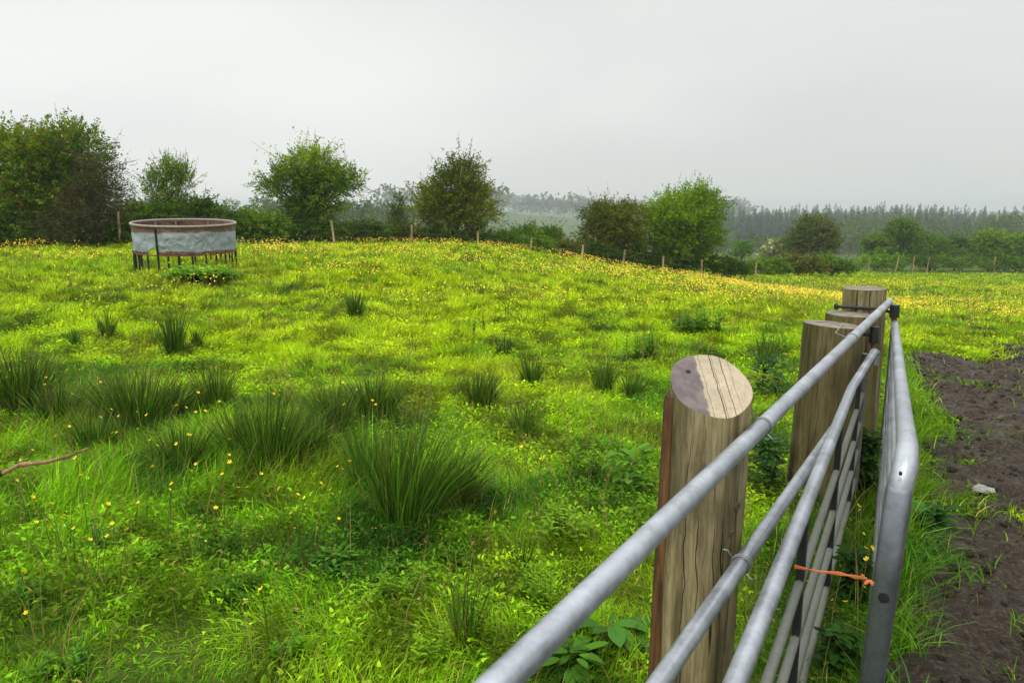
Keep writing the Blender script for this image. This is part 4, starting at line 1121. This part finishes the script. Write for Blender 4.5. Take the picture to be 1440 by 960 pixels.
# slant topped post
root, foot, top, ax = grow_post('gate_post', 'near thick timber post with a slanting two tone sawn top', 1000, 545, 974, 930, Y1, R1, M_WOOD1)
TS = math.tan(R(31))
def slant(dx, dy): return dy * TS * 1.0 - dx * .05 + .008
body, ctop = round_post(root, foot, top, ax, R1, M_WOOD1, cap_cut=slant, topmat=M_CUT, seed=1.0, nseg=56)
e1 = (Vector((1, 0, 0)) - ax * ax.x).normalized(); e2 = ax.cross(e1)
# the brown stained sliver left standing along one side
sl_ = MB(); Lp = (top - foot).length
sl_.tube([foot + e1 * -.094 + ax * s for s in (0, Lp * .5, Lp - .05, Lp - .025)], [.047, .047, .045, .042], 16)
sl_.build('stained_sliver', M_WOODS, root)
kn = MB(); kc = top + e1 * -.06 + e2 * .045; kc = kc + ax * slant(-.06, .045)
nrm = (ax - e2 * TS + e1 * .13).normalized(); t1 = (e1 - nrm * e1.dot(nrm)).normalized(); t2 = nrm.cross(t1)
ring_pts = [kc + nrm * .002 + t1 * math.cos(a) * .008 + t2 * math.sin(a) * .007 for a in np.linspace(0, 6.283, 10)]
kb = MB(); kb.v = [Vector(p) for p in ring_pts[:-1]] + [Vector(p) + nrm * -.004 for p in ring_pts[:-1]]; kb.f = [tuple(range(9))] + [(i, i + 9, (i + 1) % 9 + 9, (i + 1) % 9) for i in range(9)]
kb.build('nail_hole', M_HOLE, ctop, smooth=False)
# knots on the side facing the camera
for (kx, kz, kr) in ((.075, -.34, .020), (.06, -.42, .013)):
    ky = -math.sqrt(max(0, .112 ** 2 - kx ** 2)) - .001
    p = top + e1 * kx + e2 * ky + ax * kz; nn = (e1 * kx + e2 * ky).normalized(); sdv = ax.cross(nn)
    mk = MB(); k_ = 12
    for q, out_ in ((1.0, -.004), (.8, .006), (.45, .007), (.25, .001)):
        for i in range(k_):
            a = 2 * math.pi * i / k_; mk.v.append(p + nn * out_ + (sdv * math.cos(a) * .75 + ax * math.sin(a)) * kr * q)
    for r_ in range(3):
        for i in range(k_): mk.f.append((r_ * k_ + i, r_ * k_ + (i + 1) % k_, (r_ + 1) * k_ + (i + 1) % k_, (r_ + 1) * k_ + i))
    mk.f.append(tuple(3 * k_ + i for i in range(k_))); mk.build('knot', M_KNOT, body)
post1_top, post1_ax = top, ax
root2, f2, t2_, ax2 = grow_post('gate_post', 'mossy green stained post wired to the top rail, before the two others', 1171, 456, 1147, 665, Y2, R2, M_WOOD2)
round_post(root2, f2, t2_, ax2, R2, M_WOOD2, seed=2.2, dome=.006, cap_cut=lambda dx, dy: -.03 * dx)
root3, f3, t3_, ax3 = grow_post('gate_post', 'dark cracked post carrying the old gate hinge, between mossy and farthest post', 1201, 441, 1186, 640, Y3, R3, M_WOOD2)
round_post(root3, f3, t3_, ax3, R3, M_WOOD2, seed=3.9, dome=.008)
root4, f4, t4_, ax4 = grow_post('gate_post', 'farthest and tallest looking post, with a white fleck under its top', 1216, 405, 1203, 600, Y4, R4, M_WOOD1)
round_post(root4, f4, t4_, ax4, R4, M_WOOD1, seed=5.5, dome=.004)
wf = MB(); 
for k in range(14):
    a = R(-62 + random.uniform(-13, 13)); zz = -.10 + random.uniform(-.05, .05)
    p = t4_ + Vector((math.sin(-a) * .142, -math.cos(a) * .142, zz))
    n_ = Vector((math.sin(-a), -math.cos(a), 0)); s_ = Vector((math.cos(a), math.sin(-a) , 0)); s_ = n_.cross(Vector((0, 0, 1)))
    wf.box(p, n_ * .003, s_ * random.uniform(.006, .014), Vector((0, 0, random.uniform(.006, .016))))
wf.build('white_fleck', M_WHITE, root4, smooth=False)

# ------------------------------------------------------------------ rails
def line_at(A, B, t): return A + (B - A) * t
RA = P(1251, 424, 5.15); RB = P(712, 950, .93)
rr_ = thing('fence_rail', 'long galvanised top rail running from the bottom edge to the farthest post', 'rail', (RA.x, RA.y, hz(RA.x, RA.y)), 'galvanised rails wired to the posts')
far = RA; near = RA + (RB - RA) * 1.32
mb = MB(); mb.tube([far, far.lerp(near, .3), far.lerp(near, .6), near], .024, 24)
mb.build('rail_tube', M_GALV, rr_)
def wrap(pt, axis, rad, turns, pitch, wire=.0022, n=16):
    t = axis.normalized(); u = t.cross(Vector((0, 0, 1))).normalized(); v = t.cross(u)
    return [pt + t * (pitch * (i / n - turns / 2)) + (u * math.cos(2 * math.pi * i / n) + v * math.sin(2 * math.pi * i / n)) * rad for i in range(int(turns * n) + 1)]
def near_param(A, B, px):
    lo, hi = 0, 1.3
    for _ in range(40):
        m = (lo + hi) / 2; p = A + (B - A) * m; d = p - Vector(CAM)
        x = 720 + FPX * d.x / d.dot(Vector(Fv))
        if x > px: lo = m
        else: hi = m
    return A + (B - A) * lo
SA = P(1172, 604, 3.35); SB = P(940, 940, 1.45)
dirn = (RB - RA).normalized()
def tie(rail_dir, q, post_pt, name, label):
    w = MB(); w.tube(wrap(q, rail_dir, .0265, 2.4, .012), .0022, 6)
    s = wrap(q, rail_dir, .0265, 2.4, .012)[0]
    w.tube([s, s.lerp(post_pt, .5) + Vector((0, 0, .012)), post_pt], .0022, 6)
    e = wrap(q, rail_dir, .0265, 2.4, .012)[-1]
    w.tube([e, e + Vector((.012, -.01, -.012)), e + Vector((.02, -.018, -.006))], .0022, 6)
    o = w.build(name, M_WIRE); tag(o, label, 'wire', 'wire ties holding rails to posts'); return o
q1 = near_param(RA, RB, 1072)
tie(dirn, q1, post1_top + e1 * .113 + ax * -.03, 'wire_tie', 'twisted wire tying the top rail to the slant topped post')
q2 = near_param(RA, RB, 1198)
w = MB(); w.tube(wrap(q2, dirn, .0265, 2.2, .012), .0025, 6); s0 = wrap(q2, dirn, .0265, 2.2, .012)[0]
w.tube([s0, s0 + Vector((-.05, .02, .02)), t2_ + Vector((.05, -.02, .012)), t2_ + Vector((-.08, .03, .012))], .0025, 6)
tag(w.build('wire_tie', M_WIRE), 'bright wire looped over the top of the mossy post', 'wire', 'wire ties holding rails to posts')
s2 = thing('fence_rail', 'second galvanised rail below the top rail, wired low on the slant topped post', 'rail', (SB.x, SB.y, hz(SB.x, SB.y)), 'galvanised rails wired to the posts')
sfar = SA; snear = SA + (SB - SA) * 1.5
MB().tube([sfar, sfar.lerp(snear, .5), snear], .022, 20).build('rail_tube', M_GALV, s2)
q3 = near_param(SA, SB, 1042); sd2 = (SB - SA).normalized()
tie(sd2, q3, q3 + Vector((-.045, .03, .03)), 'wire_tie', 'twisted wire tying the second rail to the slant topped post')
for (pp, A_, B_, px, par) in ((.0, RA, RB, 0, 0),):
    pass
# ------------------------------------------------------------------ old gate
def gate_bars(root, H, N, offs, rad, mat, name='bar', n=12, lift=None):
    for o in offs:
        a = H + Vector((0, 0, -o)); b = N + Vector((0, 0, -o))
        MB().tube([a, a.lerp(b, .5), b], rad, n).build(name, mat, root)
H1 = P(1233, 489, 4.25); K1 = P(1198, 545, 3.42); N1 = P(1046, 930, 1.30)
E1 = N1 + (N1 - K1) * .28
g1 = thing('field_gate', 'old dull galvanised tubular gate with dark upright straps, beside the posts', 'gate', (H1.x, H1.y, hz(H1.x, H1.y)), 'tubular field gates')
mb = MB(); mb.tube([H1 + Vector((0, 0, -.10)), H1 + Vector((.0, 0, -.03)), H1.lerp(K1, .12), H1.lerp(K1, .5), K1, K1.lerp(N1, .1), K1.lerp(N1, .5), N1, E1], .021, 18)
mb.build('top_bar', M_GALV, g1)
Hl = K1 + (K1 - N1) * .39; Hl.z = K1.z; El = E1.copy()
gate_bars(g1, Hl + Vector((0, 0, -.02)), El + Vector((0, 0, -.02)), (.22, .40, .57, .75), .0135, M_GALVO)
gd = (El - Hl); gn = Vector((gd.y, -gd.x, 0)).normalized()
for f in (.10, .36, .62, .99):
    c = Hl.lerp(El, f); u = gd.normalized()
    MB().box(c + Vector((0, 0, -.415)), gn * .011, u * .020, Vector((0, 0, .40))).build('upright_strap', M_DARK, g1, smooth=False)
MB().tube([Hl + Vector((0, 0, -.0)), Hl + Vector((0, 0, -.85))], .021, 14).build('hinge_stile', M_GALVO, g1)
hb = MB(); hp = P(1229, 470, 4.22)
hb.tube([hp + Vector((0, 0, -.05)), hp + Vector((0, 0, .045))], .026, 12)
hs1 = hb.build('hinge_sleeve', M_DARK, g1)
MB().tube([hp + Vector((0, 0, -.13)), hp + Vector((0, 0, -.05))], .012, 10).build('hinge_pin', M_RUST, hs1)
hbolt = MB(); hbolt.tube([hp + Vector((-.02, 0, .0)), hp + Vector((-.20, .04, .0))], .011, 8)
tag(hbolt.build('hinge_bolt', M_DARK), 'black hinge bolt through the dark cracked post, holding the old gate', 'bolt', 'black hinge bolts through the posts')
# ------------------------------------------------------------------ new gate
H2 = P(1258, 455, 5.05); N2 = P(1276, 628, 2.0)
g2 = thing('field_gate', 'newer bright galvanised gate with rounded bent corner, nearest the muddy track', 'gate', (H2.x, H2.y, hz(H2.x, H2.y)), 'tubular field gates')
S0 = P(1264, 690, 1.905); S1 = P(1224, 970, 1.905); sdn = (S1 - S0).normalized()
S2 = S0 + sdn * ((S0.z - hz(S0.x, S0.y) - .10) / -sdn.z)
mb = MB(); g2d = (N2 - H2).normalized()
mb.tube([H2, H2.lerp(N2, .35), H2.lerp(N2, .7), H2.lerp(N2, .93), N2 + Vector((0, 0, .0)), N2.lerp(S0, .45) + g2d * .022 + Vector((.004, 0, .01)), S0.lerp(N2, .12) + g2d * .010, S0 + sdn * .05],
        [.024, .0245, .025, .0265, .029, .032, .0335, .029], 22)
mb.build('top_bar', M_GALVG, g2)
mb = MB(); mb.tube([S0.lerp(N2, .5) + g2d * .012, S0.lerp(N2, .2) + g2d * .008, S0, S0.lerp(S1, .5), S1, S2], [.022, .030, .0335, .033, .032, .031], 24, flat=.62)
stile = mb.build('end_stile', M_STILE, g2)
MB().tube([H2 + Vector((0, 0, .01)), H2 + Vector((0, 0, -.85))], .022, 14).build('hinge_stile', M_GALVG, g2)
hb_, nb_ = H2.copy(), S0.copy(); nb_.z = N2.z
for o in (.12, .25, .39, .55, .72, .86):
    a = hb_ + Vector((0, 0, -o)); f = o / (S0.z - S2.z + .1); b = S0.lerp(S2, min(1, max(0, (o - .09) / .95))) ; b.z = N2.z - o
    MB().tube([a, a.lerp(b, .5), b - g2d * .012], .0165, 12).build('bar', M_GALVG, g2)
for f in (.35, .68):
    a = H2.lerp(N2, f); u = g2d
    side = Vector((u.y, -u.x, 0)).normalized()
    MB().box(a + side * -.02 + Vector((0, 0, -.46)), side * .003, u * .02, Vector((0, 0, .43))).build('upright_strap', M_GALVG, g2, smooth=False)
toc = (Vector(CAM) - S0).normalized()
def disc(p, nrm, r, name, mat, parent, thick=.004, ring=None):
    nrm = nrm.normalized(); MB().tube([p - nrm * thick, p + nrm * thick], r, 20).build(name, mat, parent)
fr = Vector((toc.x, toc.y, 0)).normalized(); fr = (fr - sdn * fr.dot(sdn)).normalized()
hp1 = P(1267, 661, 1.90); disc(hp1 + fr * .0285, fr, .0045, 'drain_hole', M_HOLE, stile, .006)
bp = P(1233, 833, 1.905); 
bc = S0.lerp(S1, .5); bc = S0 + sdn * ((S0.z - bp.z) / -sdn.z)
disc(bc + fr * .0305, fr, .0145, 'bolt_ring', M_DARK, stile, .004); disc(bc + fr * .0315, fr, .0095, 'bolt_socket', M_HOLE, stile, .005)
hp2 = P(1258, 437, 5.05)
MB().tube([hp2 + Vector((0, 0, -.045)), hp2 + Vector((0, 0, .04))], .032, 12).build('hinge_sleeve', M_DARK, g2); hs2 = bpy.data.objects['hinge_sleeve.001']
MB().tube([H2 + Vector((0, 0, -.02)), hp2 + Vector((0, 0, -.045))], .019, 10).build('hinge_pin', M_RUST, hs2)
hb2 = MB(); hb2.tube([hp2 + Vector((-.02, 0, -.01)), P(1236, 434, 5.1), P(1178, 431, 5.25)], .011, 8)
hb2.tube([P(1178, 431, 5.25), P(1174, 431, 5.25)], .022, 6)
tag(hb2.build('hinge_bolt', M_DARK), 'black hinge bolt through the farthest post, holding the newer gate', 'bolt', 'black hinge bolts through the posts')
# orange twine
a = P(1118, 796, 1.86); b = P(1180, 806, 1.90); c = P(1219, 814, 1.87)
tw = MB()
for k in range(3):
    j = Vector((0, 0, .003 * (k - 1)))
    tw.tube([a + j, a.lerp(b, .4) + j - Vector((0, 0, .004 * k)), b + j, b.lerp(c, .6) - j, c + j], .0026, 6)
for k in range(5):
    t = -.008 + k * .006
    lp = []
    ctr = S0 + sdn * ((S0.z - c.z) / -sdn.z) + Vector((0, 0, t))
    for i in range(19):
        an = 2 * math.pi * i / 18; sd3 = sdn.cross(fr)
        sq = .040 / max(abs(math.cos(an)), abs(math.sin(an))) ** .6
        lp.append(ctr + (fr * math.cos(an) + sd3 * math.sin(an)) * sq * .92 + Vector((0, 0, .006 * math.sin(an * 2 + k))))
    if k < 0: tw.tube(lp, .0024, 5, cap=False)
kc = P(1217, 816, 1.84)
for k in range(9):
    d = Vector((random.uniform(-.02, .022), random.uniform(-.02, .005), random.uniform(-.016, .018)))
    tw.tube([kc, kc + d * .6 + Vector((0, 0, .004)), kc + d], .0026, 5)
tag(tw.build('baler_twine', M_TWINE), 'frayed orange twine tying the old gate to the newer gate end', 'twine')
# ------------------------------------------------------------------ twig, stone
tg = thing('bare_twig', 'bare pinkish brown twig reaching in over the near grass', 'twig', tuple(P(-60, 700, 2.5)))
mb = MB(); pts = [P(-420, 1010, 2.6), P(-230, 800, 2.55), P(-60, 700, 2.5), P(0, 667, 2.5), P(28, 653, 2.49), P(62, 650, 2.48), P(95, 642, 2.47), P(124, 630, 2.45)]
pts[0].z = hz(pts[0].x, pts[0].y) - .05
mb.tube(pts, [.011, .010, .009, .0085, .0075, .0068, .006, .0035], 8); mb.tube([pts[4], pts[4] + Vector((.03, 0, -.025))], [.004, .002], 6)
mb.build('stem', M_TWIG, tg)
def stone(name, label, px, py, r, flatz, mat):
    g = G(px, py); bm = bmesh.new(); bmesh.ops.create_icosphere(bm, subdivisions=3, radius=r)
    for v in bm.verts:
        n = float(fbm(np.array([v.co.x * 3 / r + 5]), np.array([v.co.y * 3 / r + v.co.z * 2 / r]), 500, 3)[0])
        v.co *= .65 + .7 * n; v.co.z *= flatz
    me = bpy.data.meshes.new(name); bm.to_mesh(me); bm.free()
    o = link(name, me, mat); o.location = g + Vector((0, 0, r * flatz * .3 + .065)); return tag(o, label, 'stone')
stone('flat_stone', 'pale flat stone lying on the muddy track', 1381, 704, .055, .35, M_STONE)

# ------------------------------------------------------------------ haze
hm = bpy.data.materials.new('valley_mist'); hm.use_nodes = True; nt = hm.node_tree; nt.nodes.clear()
o_ = nt.nodes.new('ShaderNodeOutputMaterial'); pv = nt.nodes.new('ShaderNodeVolumePrincipled')
pv.inputs['Color'].default_value = (.62, .68, .67, 1); pv.inputs['Density'].default_value = .0005; pv.inputs['Anisotropy'].default_value = 0.0
nt.links.new(pv.outputs[0], o_.inputs['Volume'])
zmin = min((o.matrix_world @ v.co).z for o in COL.objects if o.name == 'ground' for v in o.data.vertices)
hb = MB(); X_ = XMAX + 5; y0, y1 = -8.0, YMAX + 5
zt = 16.0; zb_ = zmin - 1
hb.box(((0), (y0 + y1) / 2, (zt + zb_) / 2), (X_, 0, 0), (0, (y1 - y0) / 2, 0), (0, 0, (zt - zb_) / 2))
o = hb.build('haze', hm, smooth=False); tag(o, 'pale damp mist hanging over the valley', 'haze', kind='stuff')
print('extent', YMAX, XMAX, zmin)
